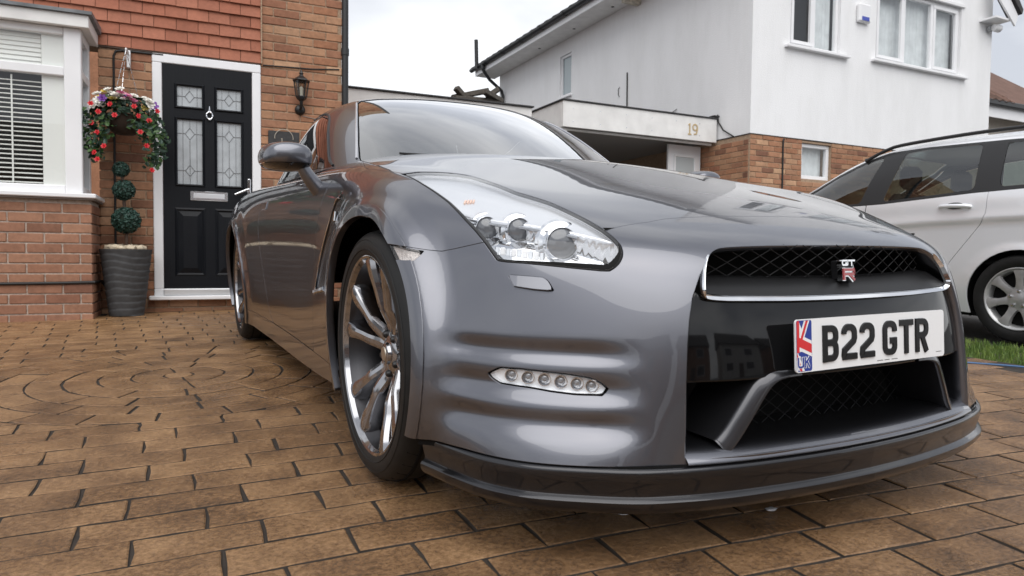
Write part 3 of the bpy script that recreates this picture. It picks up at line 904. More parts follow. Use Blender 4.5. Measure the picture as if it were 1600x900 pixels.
# ------------------------------------------------------------------ raised lettering
def stroke(mb, pts, w, z0, z1, closed=False, chamfer=0.0):
    """flat ribbon of width w along a 2D polyline, extruded from z0 to z1"""
    P = np.asarray(pts, float); n = len(P); L, Rr = [], []
    for i in range(n):
        a = P[(i - 1) % n] if (closed or i > 0) else None
        b = P[(i + 1) % n] if (closed or i < n - 1) else None
        d1 = (P[i] - a) / np.linalg.norm(P[i] - a) if a is not None else None
        d2 = (b - P[i]) / np.linalg.norm(b - P[i]) if b is not None else None
        if d1 is None: d1 = d2
        if d2 is None: d2 = d1
        n1 = np.array([-d1[1], d1[0]]); n2 = np.array([-d2[1], d2[0]])
        m = n1 + n2; m = m / max(np.linalg.norm(m), 1e-6); s = 1 / max(m @ n1, .35)
        L.append(P[i] + m * s * w / 2); Rr.append(P[i] - m * s * w / 2)
    V = []; F = []
    for p, q in zip(L, Rr):
        c = (p + q) / 2; t = 1 - chamfer
        p2, q2 = c + (p - c) * t, c + (q - c) * t
        V += [(p[0], p[1], z0), (p2[0], p2[1], z1), (q2[0], q2[1], z1), (q[0], q[1], z0)]
    for i in range(n - (0 if closed else 1)):
        a, b = 4 * i, 4 * ((i + 1) % n)
        for k in range(3): F.append((a + k, b + k, b + k + 1, a + k + 1))
    if not closed:
        F.append((0, 1, 2, 3)); e = 4 * (n - 1); F.append((e + 3, e + 2, e + 1, e))
    mb.add(V, [f[::-1] for f in F])

def arc(cx, cy, rx, ry, a0, a1, n=7):
    return [(cx + rx * math.cos(R(a)), cy + ry * math.sin(R(a))) for a in np.linspace(a0, a1, n)]

def glyph(ch, W, H, s):
    """strokes of a bold plate character inside W x H, stroke width s (centre lines)"""
    x0, x1, y0, y1, m = s / 2, W - s / 2, s / 2, H - s / 2, H * .52
    r = min(.26 * W, .2 * H)
    if ch == 'B':
        return [([(x0, 0), (x0, H)], 0), ([(x0, y1), (x1 - r, y1)] + arc(x1 - r * 1.05, y1 - r, r, r, 90, 0)[1:] + arc(x1 - r * 1.05, m + r * .9, r, r * .9, 0, -90)[0:] + [(x0, m)], 0),
                ([(x1 - r, m)] + arc(x1 - r, m - r, r, r, 90, 0)[1:] + arc(x1 - r, y0 + r, r, r, 0, -90) + [(x0, y0)], 0)]
    if ch == '2':
        return [([(x0, H * .72)] + arc(x0 + r * 1.1, y1 - r, r * 1.1, r, 180, 90)[1:] + arc(x1 - r * 1.1, y1 - r, r * 1.1, r, 90, 0)[1:] + [(x1, H * .60), (x1 - .06 * W, H * .51), (x0 + .03 * W, H * .27), (x0, y0 + .04 * H), (x0 + .02 * W, y0), (W, y0)], 0)]
    if ch == 'G':
        return [([(x1, H * .68), (x1, y1 - r)] + arc(x1 - r, y1 - r, r, r, 0, 90)[1:] + arc(x0 + r, y1 - r, r, r, 90, 180) + arc(x0 + r, y0 + r, r, r, 180, 270) + arc(x1 - r, y0 + r, r, r, 270, 360) + [(x1, H * .42), (W * .52, H * .42)], 0)]
    if ch == 'T':
        return [([(0, y1), (W, y1)], 0), ([(W / 2, 0), (W / 2, y1)], 0)]
    if ch == 'R':
        return [([(x0, 0), (x0, H)], 0), ([(x0, y1), (x1 - r, y1)] + arc(x1 - r, y1 - r, r, r, 90, 0)[1:] + arc(x1 - r, m - .02 * H + r, r, r, 0, -90) + [(x0, m - .02 * H)], 0), ([(W * .50, m - .02 * H), (x1 + .01 * W, 0)], 0)]
    if ch == 'U':
        return [([(x0, H), (x0, y0 + r)] + arc(x0 + r, y0 + r, r, r, 180, 270)[1:] + arc(x1 - r, y0 + r, r, r, 270, 360) + [(x1, H)], 0)]
    if ch == 'K':
        return [([(x0, 0), (x0, H)], 0), ([(x1, H), (x0 + .1 * W, H * .45)], 0), ([(x0 + .3 * W, H * .58), (x1, 0)], 0)]
    if ch == '1':
        return [([(W * .3, H * .84), (W * .55, y1)], 0), ([(W * .55, 0), (W * .55, H)], 0), ([(W * .25, y0 * .6), (W * .85, y0 * .6)], 0)]
    if ch == '9':
        return [(arc(W / 2, H * .68, W / 2 - s / 2, H * .32 - s / 2, 0, 360, 17)[:-1], 1), ([(x1, H * .68), (x1, H * .45), (W * .75, H * .12), (W * .3, y0)], 0)]
    if ch == '7':
        return [([(0, y1), (x1, y1), (W * .4, 0)], 0)]
    return []

def letter(name, ch, W, H, s, z0, z1, mat, parent, M, chamfer=.12):
    mb = MB()
    for i, (pts, cl) in enumerate(glyph(ch, W, H, s)):
        stroke(mb, pts, s, z0, z1 - .00006 * i, bool(cl), chamfer)
    o = mb.build(name, mat, parent)
    o.matrix_world = M
    return o

# ------------------------------------------------------------------ number plate
PM = Matrix.Translation((.008, -.8365, .4575)) @ Matrix.Rotation(R(90) - .072, 4, 'X')   # local x right, y up, z out of the plate
def rrect(x0, x1, y0, y1, r, n=5):
    return arc(x1 - r, y1 - r, r, r, 0, 90, n) + arc(x0 + r, y1 - r, r, r, 90, 180, n) + arc(x0 + r, y0 + r, r, r, 180, 270, n) + arc(x1 - r, y0 + r, r, r, 270, 360, n)
pl = MB().prism(rrect(-.26, .26, -.0555, .0555, .008), -.0034, 0, 'xy').build('number_plate', PLATE_WHITE, CAR)
pl.matrix_world = PM
PI = PM
hold = MB().box(-.16, .16, -.04, .04, -.030, -.0036, .004).build('plate_holder', SATIN_BLACK, CAR); hold.matrix_world = PM
xx = -.190
for ch, w, gap in (('B', .050, .011), ('2', .050, .011), ('2', .050, .030), ('G', .050, .011), ('T', .050, .009), ('R', .050, .011)):
    o = letter('plate_character', ch, w, .079, .0150, .0001, .0036, GEL_BLACK, pl, PM @ Matrix.Translation((xx + .012, -.0395, 0)))
    xx += w + gap
# flag band with UK at the left end
def flat(name, poly, z, mat, parent=pl, M=PM):
    o = mesh_obj(name, [(a, b, z) for a, b in poly], [tuple(range(len(poly)))], mat, parent); o.matrix_world = M; return o
fx0, fx1, fy0, fy1 = -.2575, -.2105, -.0535, .0535
flat('flag_ground', rrect(fx0, fx1, fy0, fy1, .005), .0003, FLAG_BLUE)
def band(name, a, b, w, z, mat):
    a, b = np.array(a), np.array(b); d = (b - a) / np.linalg.norm(b - a); n_ = np.array([-d[1], d[0]]) * w / 2
    poly = [a + n_, a - n_, b - n_, b + n_]
    def clip(poly, ax, lim, sgn):
        out = []
        for i in range(len(poly)):
            p, q = poly[i], poly[(i + 1) % len(poly)]
            ip, iq = sgn * (p[ax] - lim) <= 0, sgn * (q[ax] - lim) <= 0
            if ip: out.append(p)
            if ip != iq: t = (lim - p[ax]) / (q[ax] - p[ax]); out.append(p + (q - p) * t)
        return out
    for ax, lim, sg in ((0, fx0 + .001, -1), (0, fx1 - .001, 1), (1, fy0 + .001, -1), (1, fy1 - .001, 1)): poly = clip(poly, ax, lim, sg)
    if len(poly) > 2: flat(name, [tuple(p) for p in poly], z, mat)
W_ = .0006
band('flag_white_stripe', (-.2555, .045), (-.2385, .010), .017, .00045, PLATE_WHITE); band('flag_white_stripe', (-.222, .060), (-.246, .008), .015, .0005, PLATE_WHITE)
band('flag_white_stripe', (-.262, -.012), (-.236, -.062), .014, .00045, PLATE_WHITE); band('flag_white_stripe', (-.250, .020), (-.250, -.012), .030, .00055, PLATE_WHITE)
band('flag_white_stripe', (-.264, .014), (-.204, -.010), .031, .0006, PLATE_WHITE); band('flag_white_stripe', (-.2505, -.020), (-.262, -.062), .012, .0005, PLATE_WHITE)
band('flag_red_stripe', (-.2545, .060), (-.2545, -.014), .012, .0007, FLAG_RED); band('flag_red_stripe', (-.221, .062), (-.244, .010), .0065, .00075, FLAG_RED)
band('flag_red_stripe', (-.264, .014), (-.204, -.010), .018, .0008, FLAG_RED); band('flag_red_stripe', (-.262, -.006), (-.240, -.062), .006, .0007, FLAG_RED)
for ch, x in (('U', -.2550), ('K', -.2340)):
    letter('country_letter_edge', ch, .0195, .0240, .0068, .0009, .0011, PLATE_WHITE, pl, PM @ Matrix.Translation((x - .0008, -.0468, 0)), 0)
    letter('country_letter', ch, .0180, .0225, .0040, .0012, .0014, FLAG_BLUE, pl, PM @ Matrix.Translation((x, -.0460, 0)), 0)
fine = MB()
for i in range(20):
    if i in (6, 12, 13): continue
    fine.box(.005 + i * .0037, .0072 + i * .0037, -.0500, -.0481, .0002, .0004)
fine.build('maker_line', GEL_BLACK, pl).matrix_world = PM
fin2 = MB()
for i in range(7): fin2.box(.226 + i * .0033, .2281 + i * .0033, -.0445, -.0430, .0002, .0004)
fin2.build('standard_line', GEL_BLACK, pl).matrix_world = PM

# ------------------------------------------------------------------ badge in the upper grille
BM = Matrix.Translation((-.036, -.768, .583)) @ Matrix.Rotation(R(84), 4, 'X')
bd_ = MB().box(.014, .058, .004, .050, -.030, -.008, .003).build('grille_badge', SATIN_BLACK, CAR); bd_.matrix_world = BM
for ch, x in (('G', .010), ('T', .033)):
    letter('badge_letter', ch, .024, .0155, .0054, -.010, .004, CHROME, bd_, BM @ Matrix.Translation((x, .0355, 0)), .25)
letter('badge_letter', 'R', .046, .030, .0125, -.012, .0010, CHROME, bd_, BM @ Matrix.Translation((.014, .002, 0)), .1)
letter('badge_inlay', 'R', .043, .0275, .0068, .0005, .0026, BADGE_RED, bd_, BM @ Matrix.Translation((.0165, .0033, 0)), .1)

# ------------------------------------------------------------------ cabin: windscreen, pillars, roof
G0 = [(0, .60, .985), (.36, .655, .982), (.705, .93, .965), (.790, 1.25, .94), (.80, 1.75, .94), (.79, 2.25, .95), (.66, 2.85, .98), (.35, 3.15, 1.01), (0, 3.2, 1.015)]
G1 = [(0, .98, 1.180), (.34, 1.03, 1.176), (.640, 1.20, 1.150), (.718, 1.38, 1.125), (.728, 1.80, 1.14), (.712, 2.2, 1.14), (.58, 2.55, 1.14), (.32, 2.72, 1.15), (0, 2.75, 1.15)]
G2 = [(0, 1.36, 1.338), (.32, 1.40, 1.334), (.560, 1.49, 1.305), (.628, 1.57, 1.270), (.642, 1.85, 1.295), (.62, 2.1, 1.28), (.50, 2.28, 1.28), (.29, 2.36, 1.29), (0, 2.38, 1.295)]
G3 = [(0, 1.56, 1.372), (.28, 1.57, 1.366), (.48, 1.62, 1.348), (.53, 1.70, 1.337), (.54, 1.87, 1.338), (.52, 2.04, 1.332), (.42, 2.14, 1.325), (.25, 2.18, 1.33), (0, 2.2, 1.335)]
GM = [(0, 1.72, 1.378), (0, 1.87, 1.378), (0, 2.03, 1.368)]; GN = [(.28, 1.72, 1.371), (.28, 1.87, 1.371), (.28, 2.03, 1.360)]
def cabin():
    pts, ids, F = [], {}, []
    def vid(p, sx):
        if p[0] < 1e-6: sx = 1
        k = (round(p[0] * sx, 5), p[1], p[2])
        if k not in ids: ids[k] = len(pts); pts.append((p[0] * sx, p[1], p[2]))
        return ids[k]
    Q = []
    for A, B in ((G0, G1), (G1, G2), (G2, G3)):
        for i in range(8): Q.append((A[i], A[i + 1], B[i + 1], B[i]))
    A, B, C_, D, E_, F_, G_, H_, I_ = G3
    Q += [(A, B, GN[0], GM[0]), (B, C_, D, GN[0]), (D, E_, GN[1], GN[0]), (E_, F_, GN[2], GN[1]), (F_, G_, H_, GN[2]), (H_, I_, GM[2], GN[2]), (GM[0], GN[0], GN[1], GM[1]), (GM[1], GN[1], GN[2], GM[2])]
    for sx in (1, -1):
        for q in Q:
            f = [vid(p, sx) for p in q]; F.append(f if sx > 0 else f[::-1])
    V, F = cc(pts, F, 4); N = vert_normals(V, F)
    return Sheet(V, N, F[V[F][:, :, 0].mean(1) > 0]).compact()
cab = cabin()
WS = [(-.5, .9), (.665, .9), (.660, .985), (.635, 1.06), (.592, 1.165), (.552, 1.250), (.520, 1.302), (.490, 1.325), (.40, 1.341), (.2, 1.349), (-.5, 1.351)]
SG = [(1.10, .958), (2.30, .968), (2.40, 1.04), (2.24, 1.19), (1.98, 1.268), (1.72, 1.262), (1.55, 1.225), (1.36, 1.115), (1.20, 1.01)]
RW = [(-.5, 1.03), (.50, 1.03), (.42, 1.22), (.36, 1.27), (-.5, 1.285)]
cab0 = cab
ws_s, cab = cab.cut(f_poly(WS, 0, 2, lambda V: V[:, 1] < 1.66), .002)
sg_s, cab = cab.cut(f_poly(SG, 1, 2, lambda V: V[:, 0] > .45), .002)
rw_s, cab = cab.cut(f_poly(RW, 0, 2, lambda V: V[:, 1] > 2.1), .002)
cf = cab.flanged(.015); roof = cf.join(cf.mirror()).obj('roof_and_pillars', PAINT, CAR)
w_ = ws_s.offset(-.004); w_ = w_.join(w_.mirror()).obj('windscreen', WINDSCREEN, CAR)
# dark printed border of the windscreen
bord, _ = ws_s.offset(-.0055).split(-(np.minimum(-f_poly(WS, 0, 2)(ws_s.V), 1) - .022))
_, bord = ws_s.offset(-.0055).split(f_poly(WS, 0, 2)(ws_s.V) + .020)
bord.join(bord.mirror()).obj('windscreen_border', SATIN_BLACK, w_)
for s_ in (sg_s.mirror(), sg_s): s_.offset(-.003).obj('side_window', SIDE_GLASS, CAR)
w2 = rw_s.offset(-.003); w2.join(w2.mirror()).obj('rear_window', SIDE_GLASS, CAR)
cabf, _ = cab0.split(cab0.V[:, 1] - 1.75)
cabs, _ = cab0.split(np.where(cab0.N[:, 0] > .45, -1., 1.))
# bright trim strip along the windscreen pillar and the window line
def trim(name, poly, ia, ib, src, r, mat, off=.001):
    P = []
    for (a, b) in poly:
        p, nn = place_on(src, a, b, ia, ib); P.append(p + nn * off)
    P = spline(P, 60)
    for sx in (-1, 1):
        MB().tube((P * np.array([sx, 1, 1.])).tolist(), r, 6).build(name, mat, CAR, True)
trim('pillar_trim', [(.668, .985), (.640, 1.06), (.598, 1.165), (.556, 1.250), (.525, 1.302)], 0, 2, cabf, .0055, simple('pillar_trim', (.50, .50, .53), .25, .6, .5))
trim('window_trim', [(1.10, .962), (1.18, 1.00), (1.36, 1.122), (1.55, 1.232), (1.72, 1.27), (1.98, 1.276)], 1, 2, cabs, .006, SATIN_BLACK)
# wipers and seats behind the glass
for sx, a in ((-.30, 12), (.22, 8)):
    MB().tube([(sx - .28, .715, .985), (sx, .675, .982), (sx + .25, .69, .979)], .0045, 6).build('wiper', SATIN_BLACK, CAR, True)
for sx in (-1, 1):
    V, F = cc([(sx * .38 + a * w, y, z) for (y, z, w) in ((1.75, .70, .23), (1.85, .95, .22), (1.92, 1.10, .16), (1.95, 1.22, .10)) for a in (-1, 1)] + [(sx * .38 + a * w, y + .13, z) for (y, z, w) in ((1.75, .70, .23), (1.85, .95, .22), (1.92, 1.10, .16), (1.95, 1.22, .10)) for a in (-1, 1)],
              [(0, 1, 3, 2), (2, 3, 5, 4), (4, 5, 7, 6), (9, 8, 10, 11), (11, 10, 12, 13), (13, 12, 14, 15), (6, 7, 15, 14), (1, 0, 8, 9), (0, 2, 10, 8), (2, 4, 12, 10), (4, 6, 14, 12), (3, 1, 9, 11), (5, 3, 11, 13), (7, 5, 13, 15)], 2)
    mesh_obj('seat', V, F, simple('seat_leather', (.012, .012, .013), .5) if sx < 0 else bpy.data.materials['seat_leather'], CAR, True)

# ------------------------------------------------------------------ door mirrors
def mirror_unit(sx):
    ring = [(-.075, -.036), (-.083, -.004), (-.072, .036), (-.02, .052), (.045, .050), (.085, .032), (.092, -.006), (.084, -.042), (.03, -.052), (-.035, -.050)]
    secs = [(-.055, .55), (-.045, .80), (-.015, .98), (.03, 1.04), (.075, 1.0), (.09, .93)]
    V, F = [], []; n = len(ring)
    for (y, k) in secs:
        for (a, b) in ring: V.append((a * k - (y + .05) * .10, y, b * k + (0 if y > -.03 else .004)))
    for i in range(len(secs) - 1):
        for j in range(n): F.append((i * n + j, i * n + (j + 1) % n, (i + 1) * n + (j + 1) % n, (i + 1) * n + j))
    c0 = len(V); V.append((0, -.066, .003))
    for j in range(0, n, 2): F.append((c0, (j + 2) % n, j + 1, j))
    V2, F2 = cc(V, F, 3)
    M = Matrix.Translation((sx * .980, .75, .953))
    V2 = V2 * np.array([sx * -1, 1, 1.]) if sx > 0 else V2
    F2 = F2.tolist() if sx < 0 else [f[::-1] for f in F2.tolist()]
    F2 = [f[::-1] for f in F2]
    N2 = vert_normals(V2, np.array(F2)); s_ = Sheet(V2, N2, F2)
    lowf = lambda V: V[:, 2] + .026 - .012 * (V[:, 0] * -sx)
    lo, hi = s_.cut(lowf, .0008)
    o = hi.obj('mirror', PAINT, CAR); o.matrix_world = M
    b = lo.obj('mirror_base', GLOSS_BLACK, o); b.matrix_world = M
    g = MB().lathe([(.0001, .0), (.5, .0)], 24, 'y').build('mirror_glass', CHROME, o); g.matrix_world = M @ Matrix.Translation((0, .088, 0)) @ Matrix.Diagonal((.15, 1, .085, 1))
    st = spline([(sx * -.050, .0, -.036), (sx * -.074, .004, -.072), (sx * -.112, .01, -.118)], 10)
    MB().tube(st.tolist(), np.linspace(.022, .030, 10).tolist(), 12).build('mirror_stalk', PAINT, o, True).matrix_world = M
for sx in (-1, 1): mirror_unit(sx)
# door handles, wing badge, vent edge
for sx in (-1, 1):
    p, nn = place_on(door_s, 1.87, .815, 1, 2); p[0] *= sx; nn[0] *= sx
    o = MB().box(-.055, .055, -.020, .020, -.004, .004, .003).build('door_handle', PAINT, CAR); o.matrix_world = Matrix.Translation(Vector(p)) @ frame_from(nn)
    p, nn = place_on(vent_s, .372, .735, 1, 2); p[0] *= sx; nn[0] *= sx
    o = MB().box(-.012, .012, -.016, .016, -.004, .004, .002).build('wing_badge', CHROME, CAR); o.matrix_world = Matrix.Translation(Vector(p)) @ frame_from(nn)
    E_ = [(.4091, .6707), (.4769, .5927), (.5482, .4832)]
    P = []
    for (a, b) in ((.345, .79), (.3977, .782), (.4968, .687), (.5754, .6261), (.6567, .5567), (.7492, .4586)):
        p, nn = place_on(vent_s, a, b, 1, 2); P.append((p[0] * sx, p[1], p[2]))
    MB().tube(spline(P, 30).tolist(), .0022, 5).build('vent_edge', CHROME, CAR, True)
    P = []
    for (a, b) in ((.551, .489), (.62, .480), (.74, .464)):
        p, nn = place_on(vent_s, a, b, 1, 2); P.append((p[0] * sx, p[1], p[2] + .006))
    MB().tube(spline(P, 12).tolist(), .009, 6).build('vent_foot', CHROME, CAR, True)

# ------------------------------------------------------------------ wheels
def make_wheel():
    """wheel turned about x, outer face towards -x"""
    root = empty('wheel', parent=CAR)
    ty = MB().lathe([(.262, -.118), (.272, -.125), (.290, -.1285), (.308, -.1275), (.319, -.1225), (.3285, -.1125), (.3345, -.098), (.3380, -.08), (.3400, -.04), (.3400, .04), (.3380, .08), (.330, .11), (.31, .127), (.275, .125), (.262, .118)], 96, 'x').build('tyre', TYRE, root, True)
    gr = MB()
    for x in (-.075, -.026, .026, .075): gr.lathe([(.3355, x - .004), (.3405, x - .0045), (.3405, x + .0045), (.3355, x + .004)], 72, 'x')
    g = MB()
    for k in range(40):
        a = 2 * math.pi * k / 40
        for (x0, x1, sh) in ((-.108, -.080, .04), (.080, .108, -.04)):
            p = [(x, (.3382 - .26 * max(0, abs(x) - .08)) * math.cos(a + sh * (x - x0) / .04), (.3382 - .26 * max(0, abs(x) - .08)) * math.sin(a + sh * (x - x0) / .04)) for x in np.linspace(x0, x1, 4)]
            g.tube(p, .0011, 4)
    tag(gr.build('tread_groove', MATT_BLACK, ty), kind='stuff'); tag(g.build('tread_sipe', MATT_BLACK, ty), kind='stuff')
    for rr0 in (.2845, .3100): MB().lathe([(rr0 - .0016, -.1265), (rr0, -.1297 if rr0 < .3 else -.1283), (rr0 + .0016, -.1265)], 72, 'x').build('sidewall_ring', TYRE, ty, True)
    rim = MB().lathe([(.268, -.112), (.2715, -.119), (.2715, -.1225), (.267, -.1235), (.2615, -.1205), (.2565, -.108)], 96, 'x').build('rim', RIM_DARK, root, True)
    MB().lathe([(.2565, -.108), (.2525, -.085), (.245, -.06), (.238, .02), (.240, .10), (.262, .118)], 96, 'x').build('barrel', simple('barrel_dark', (.075, .075, .08), .35, 1.0), root, True)
    back = MB().lathe([(.075, .03), (.23, .03)], 48, 'x').build('wheel_back', MATT_BLACK, root)
    hub = MB().lathe([(.0001, -.079), (.020, -.0788), (.028, -.076), (.031, -.068), (.046, -.066), (.060, -.060), (.074, -.048), (.080, -.02), (.078, .03)], 48, 'x').build('hub', RIM_DARK, root, True)
    MB().lathe([(.0001, -.0815), (.0185, -.0812), (.020, -.079)], 24, 'x').build('centre_cap', simple('cap_gold', (.55, .50, .42), .3, .9), root, True)
    # spokes, in five pairs
    def spoke():
        prof = []
        n = 14
        for i in range(n):
            t = i / (n - 1); r = .050 + t * (.258 - .050)
            x = -.060 - .030 * smoothstep(t, .0, .45) - .024 * smoothstep(t, .35, 1.0)
            w = .0225 - .003 * smoothstep(t, 0, .5) + .010 * smoothstep(t, .6, 1)
            off = .030 * math.sin(min(1, t * 1.05) * math.pi / 2)
            prof.append((r, float(x), float(w), off, t))
        V = []; F = []
        for (r, x, w, off, t) in prof:
            dp = .052 - .010 * t
            sec = [(-w * 1.20, x + dp), (-w * 1.04, x + .016), (-w * .80, x + .0030), (-w * .30, x), (w * .30, x), (w * .80, x + .0030), (w * 1.04, x + .016), (w * 1.20, x + dp)]
            for (s_, xx_) in sec: V.append((xx_, s_, r))
        m = 8
        for i in range(n - 1):
            for j in range(m - 1): F.append((i * m + j, i * m + j + 1, (i + 1) * m + j + 1, (i + 1) * m + j))
        return np.array(V), F
    SV, SF = spoke()
    sp_me = None
    for k in range(5):
        for sgn in (-1, 1):
            V = SV.copy()
            # each spoke of a pair starts near the pair's middle and swings outwards to the rim
            t = (V[:, 2] - .05) / .208
            V[:, 1] += sgn * (.012 + .058 * t ** 1.25)
            a = R(85 + 72 * k - 90)
            ca, sa = math.cos(a), math.sin(a)
            W2 = np.column_stack([V[:, 0], V[:, 1] * ca + V[:, 2] * sa, -V[:, 1] * sa + V[:, 2] * ca])
            o = mesh_obj('spoke', W2, SF, RIM_DARK, root); smooth_by_angle(o.data, 14)
        a = R(85 + 72 * k + 36 - 90)
        lug = MB().lathe([(.0001, -.012), (.006, -.012), (.0105, -.006), (.0105, .02)], 12, 'x').build('wheel_nut', SATIN_BLACK, root, True)
        lug.location = (-.060, .057 * math.sin(a), .057 * math.cos(a))
    disc = MB().lathe([(.09, -.004), (.190, -.004), (.190, .022), (.09, .022), (.085, -.02), (.06, -.03)], 64, 'x').build('brake_disc', DISC, root, True)
    cal = MB()
    pts = []
    cv = []
    for i in range(9):
        a = R(-38 + i * 9.5)
        for (r, x) in ((.150, -.034), (.202, -.034), (.207, .05), (.150, .05)):
            cv.append((x, -r * math.cos(a), r * math.sin(a)))
    cfaces = []
    for i in range(8):
        for j in range(4): cfaces.append((i * 4 + j, i * 4 + (j + 1) % 4, (i + 1) * 4 + (j + 1) % 4, (i + 1) * 4 + j))
    cfaces += [(0, 3, 2, 1), (32, 33, 34, 35)]
    mesh_obj('brake_caliper', cv, cfaces, CALIPER, root)
    return root

def copy_children(src, dst):
    for ch in list(src.children):
        c = ch.copy(); COL.objects.link(c); c.parent = dst
        for g in list(ch.children):
            d = g.copy(); COL.objects.link(d); d.parent = c

wheel0 = make_wheel()
wheel0.location = (-.789, 0, .3555)
for (x, y, rz, rx) in ((-.795, 2.78, 0, 19), (.789, 0, 180, 40), (.795, 2.78, 180, 75)):
    w = empty('wheel', parent=CAR)
    copy_children(wheel0, w)
    w.location = (x, y, .3555); w.rotation_euler = (R(rx) if rz == 0 else -R(rx), 0, R(rz))
# wheel wells and floor
for yc in (0, 2.78):
    for sx in (-1, 1):
        rows = []
        for x in (.56, .842):
            rows.append([(sx * x, yc + .392 * math.cos(a), WHEEL_Z + .392 * math.sin(a)) for a in np.linspace(R(-28), R(208), 40)])
        V, F = loft(rows, flip=(sx < 0)); mesh_obj('wheel_well', V, F, MATT_BLACK, CAR, True)
        V = [(sx * .56, yc + .41 * math.cos(a), WHEEL_Z + .41 * math.sin(a)) for a in np.linspace(R(-28), R(208), 40)]
        mesh_obj('well_wall', V, [tuple(range(len(V)))], MATT_BLACK, CAR)
MB().box(-.80, .80, -.50, 3.5, .14, .165).build('underbody', MATT_BLACK, CAR)
MB().prism([(-.66, -.498), (-.66, -.60), (-.50, -.715), (0, -.745), (.50, -.715), (.66, -.60), (.66, -.498)], .1385, .150, 'xy').build('undertray_light_block', MATT_BLACK, CAR)  # unseen plate added to keep skylight off the ground below the nose
# ------------------------------------------------------------------ frames of the houses (true vertical leans against the sloping drive)
def site_frame(O, delta, tilt=2.0):
    g = Vector((math.sin(_yaw), math.cos(_yaw), 0)) * math.tan(R(tilt)) + Vector((0, 0, 1)); g.normalize()
    x = Vector((math.cos(R(delta)), -math.sin(R(delta)), 0)); x = (x - g * x.dot(g)).normalized()
    y = g.cross(x)
    return Matrix(((x.x, y.x, g.x, O[0]), (x.y, y.y, g.y, O[1]), (x.z, y.z, g.z, O[2]), (0, 0, 0, 1)))
HL = site_frame((-1.089, 4.685, 0.0), 4.0)
HR = site_frame((5.948, 5.170, 2.115), 2.0)

# ------------------------------------------------------------------ materials of the place
def varied(name, cols, rough=0.8, nscale=22.0, dark=0.35, bump=0.35, bdist=0.004, stain=None, spec=0.3, coarse=3.0):
    """each object takes its own tone, with blotches and fine relief"""
    m, n, l, b = new_mat(name)
    oi = n.new('ShaderNodeObjectInfo'); cr = n.new('ShaderNodeValToRGB'); cr.color_ramp.interpolation = 'LINEAR'
    while len(cr.color_ramp.elements) < len(cols): cr.color_ramp.elements.new(0.5)
    for i, c in enumerate(cols):
        cr.color_ramp.elements[i].position = i / (len(cols) - 1); cr.color_ramp.elements[i].color = (*c, 1)
    l.new(oi.outputs['Random'], cr.inputs['Fac'])
    tc = n.new('ShaderNodeTexCoord'); mp = n.new('ShaderNodeVectorMath'); mp.operation = 'ADD'
    sc = n.new('ShaderNodeVectorMath'); sc.operation = 'SCALE'; sc.inputs[0].default_value = (37, 19, 53)
    l.new(oi.outputs['Random'], sc.inputs['Scale']); l.new(tc.outputs['Object'], mp.inputs[0]); l.new(sc.outputs['Vector'], mp.inputs[1])
    n1 = n.new('ShaderNodeTexNoise'); n1.inputs['Scale'].default_value = nscale; n1.inputs['Detail'].default_value = 7; n1.inputs['Roughness'].default_value = 0.65
    n2 = n.new('ShaderNodeTexNoise'); n2.inputs['Scale'].default_value = coarse; n2.inputs['Detail'].default_value = 3
    l.new(mp.outputs['Vector'], n1.inputs['Vector']); l.new(mp.outputs['Vector'], n2.inputs['Vector'])
    a = n.new('ShaderNodeMath'); a.operation = 'ADD'; l.new(n1.outputs['Fac'], a.inputs[0]); l.new(n2.outputs['Fac'], a.inputs[1])
    mr = n.new('ShaderNodeMapRange'); mr.inputs['From Min'].default_value = 0.65; mr.inputs['From Max'].default_value = 1.35
    mr.inputs['To Min'].default_value = 1 - dark; mr.inputs['To Max'].default_value = 1 + dark * 0.6
    l.new(a.outputs['Value'], mr.inputs['Value'])
    mx = n.new('ShaderNodeMixRGB'); mx.blend_type = 'MULTIPLY'; mx.inputs['Fac'].default_value = 1
    l.new(cr.outputs['Color'], mx.inputs['Color1']); l.new(mr.outputs['Result'], mx.inputs['Color2'])
    l.new(mx.outputs['Color'], b.inputs['Base Color'])
    b.inputs['Roughness'].default_value = rough; b.inputs['Specular IOR Level'].default_value = spec
    bp = n.new('ShaderNodeBump'); bp.inputs['Strength'].default_value = bump; bp.inputs['Distance'].default_value = bdist
    l.new(n1.outputs['Fac'], bp.inputs['Height']); l.new(bp.outputs['Normal'], b.inputs['Normal'])
    return m

BRICK_WARM = varied('brick_orange', [(.20, .095, .062), (.40, .205, .115), (.45, .260, .155), (.30, .135, .080), (.42, .215, .125), (.36, .165, .090), (.52, .320, .195)], nscale=30)
BRICK_PINK = varied('brick_red', [(.22, .105, .068), (.31, .155, .095), (.36, .190, .120), (.26, .120, .075), (.40, .215, .135)], nscale=30)
TILE = varied('clay_tile', [(.30, .105, .060), (.36, .132, .078), (.40, .155, .094), (.33, .115, .066)], 0.7, 35, 0.25)
MORTAR_PALE = simple('mortar_pale', (.46, .38, .32), .95, noise=.3, nscale=60, bump=.5)
MORTAR_BROWN = simple('mortar_brown', (.40, .28, .19), .95, noise=.3, nscale=60, bump=.5)
UPVC = simple('white_plastic', (.84, .84, .85), .32, noise=.05, nscale=3)
WHITE_PAINT = simple('white_paint', (.80, .79, .77), .45, noise=.10, nscale=6)
LEAD = simple('lead_sheet', (.17, .18, .19), .5, .2, noise=.4, nscale=9)
TIMBER_AND_SHADE = simple('stained_timber_and_shade', (.075, .042, .026), .65, noise=.5, nscale=14)  # timber stain, reused as the shaded tone of the carport wall
OLD_TIMBER = simple('old_timber', (.10, .088, .074), .85, noise=.5, nscale=25)
BLACK_PLASTIC = simple('black_plastic', (.016, .017, .018), .38)
CABLE = simple('black_cable', (.012, .012, .012), .55)
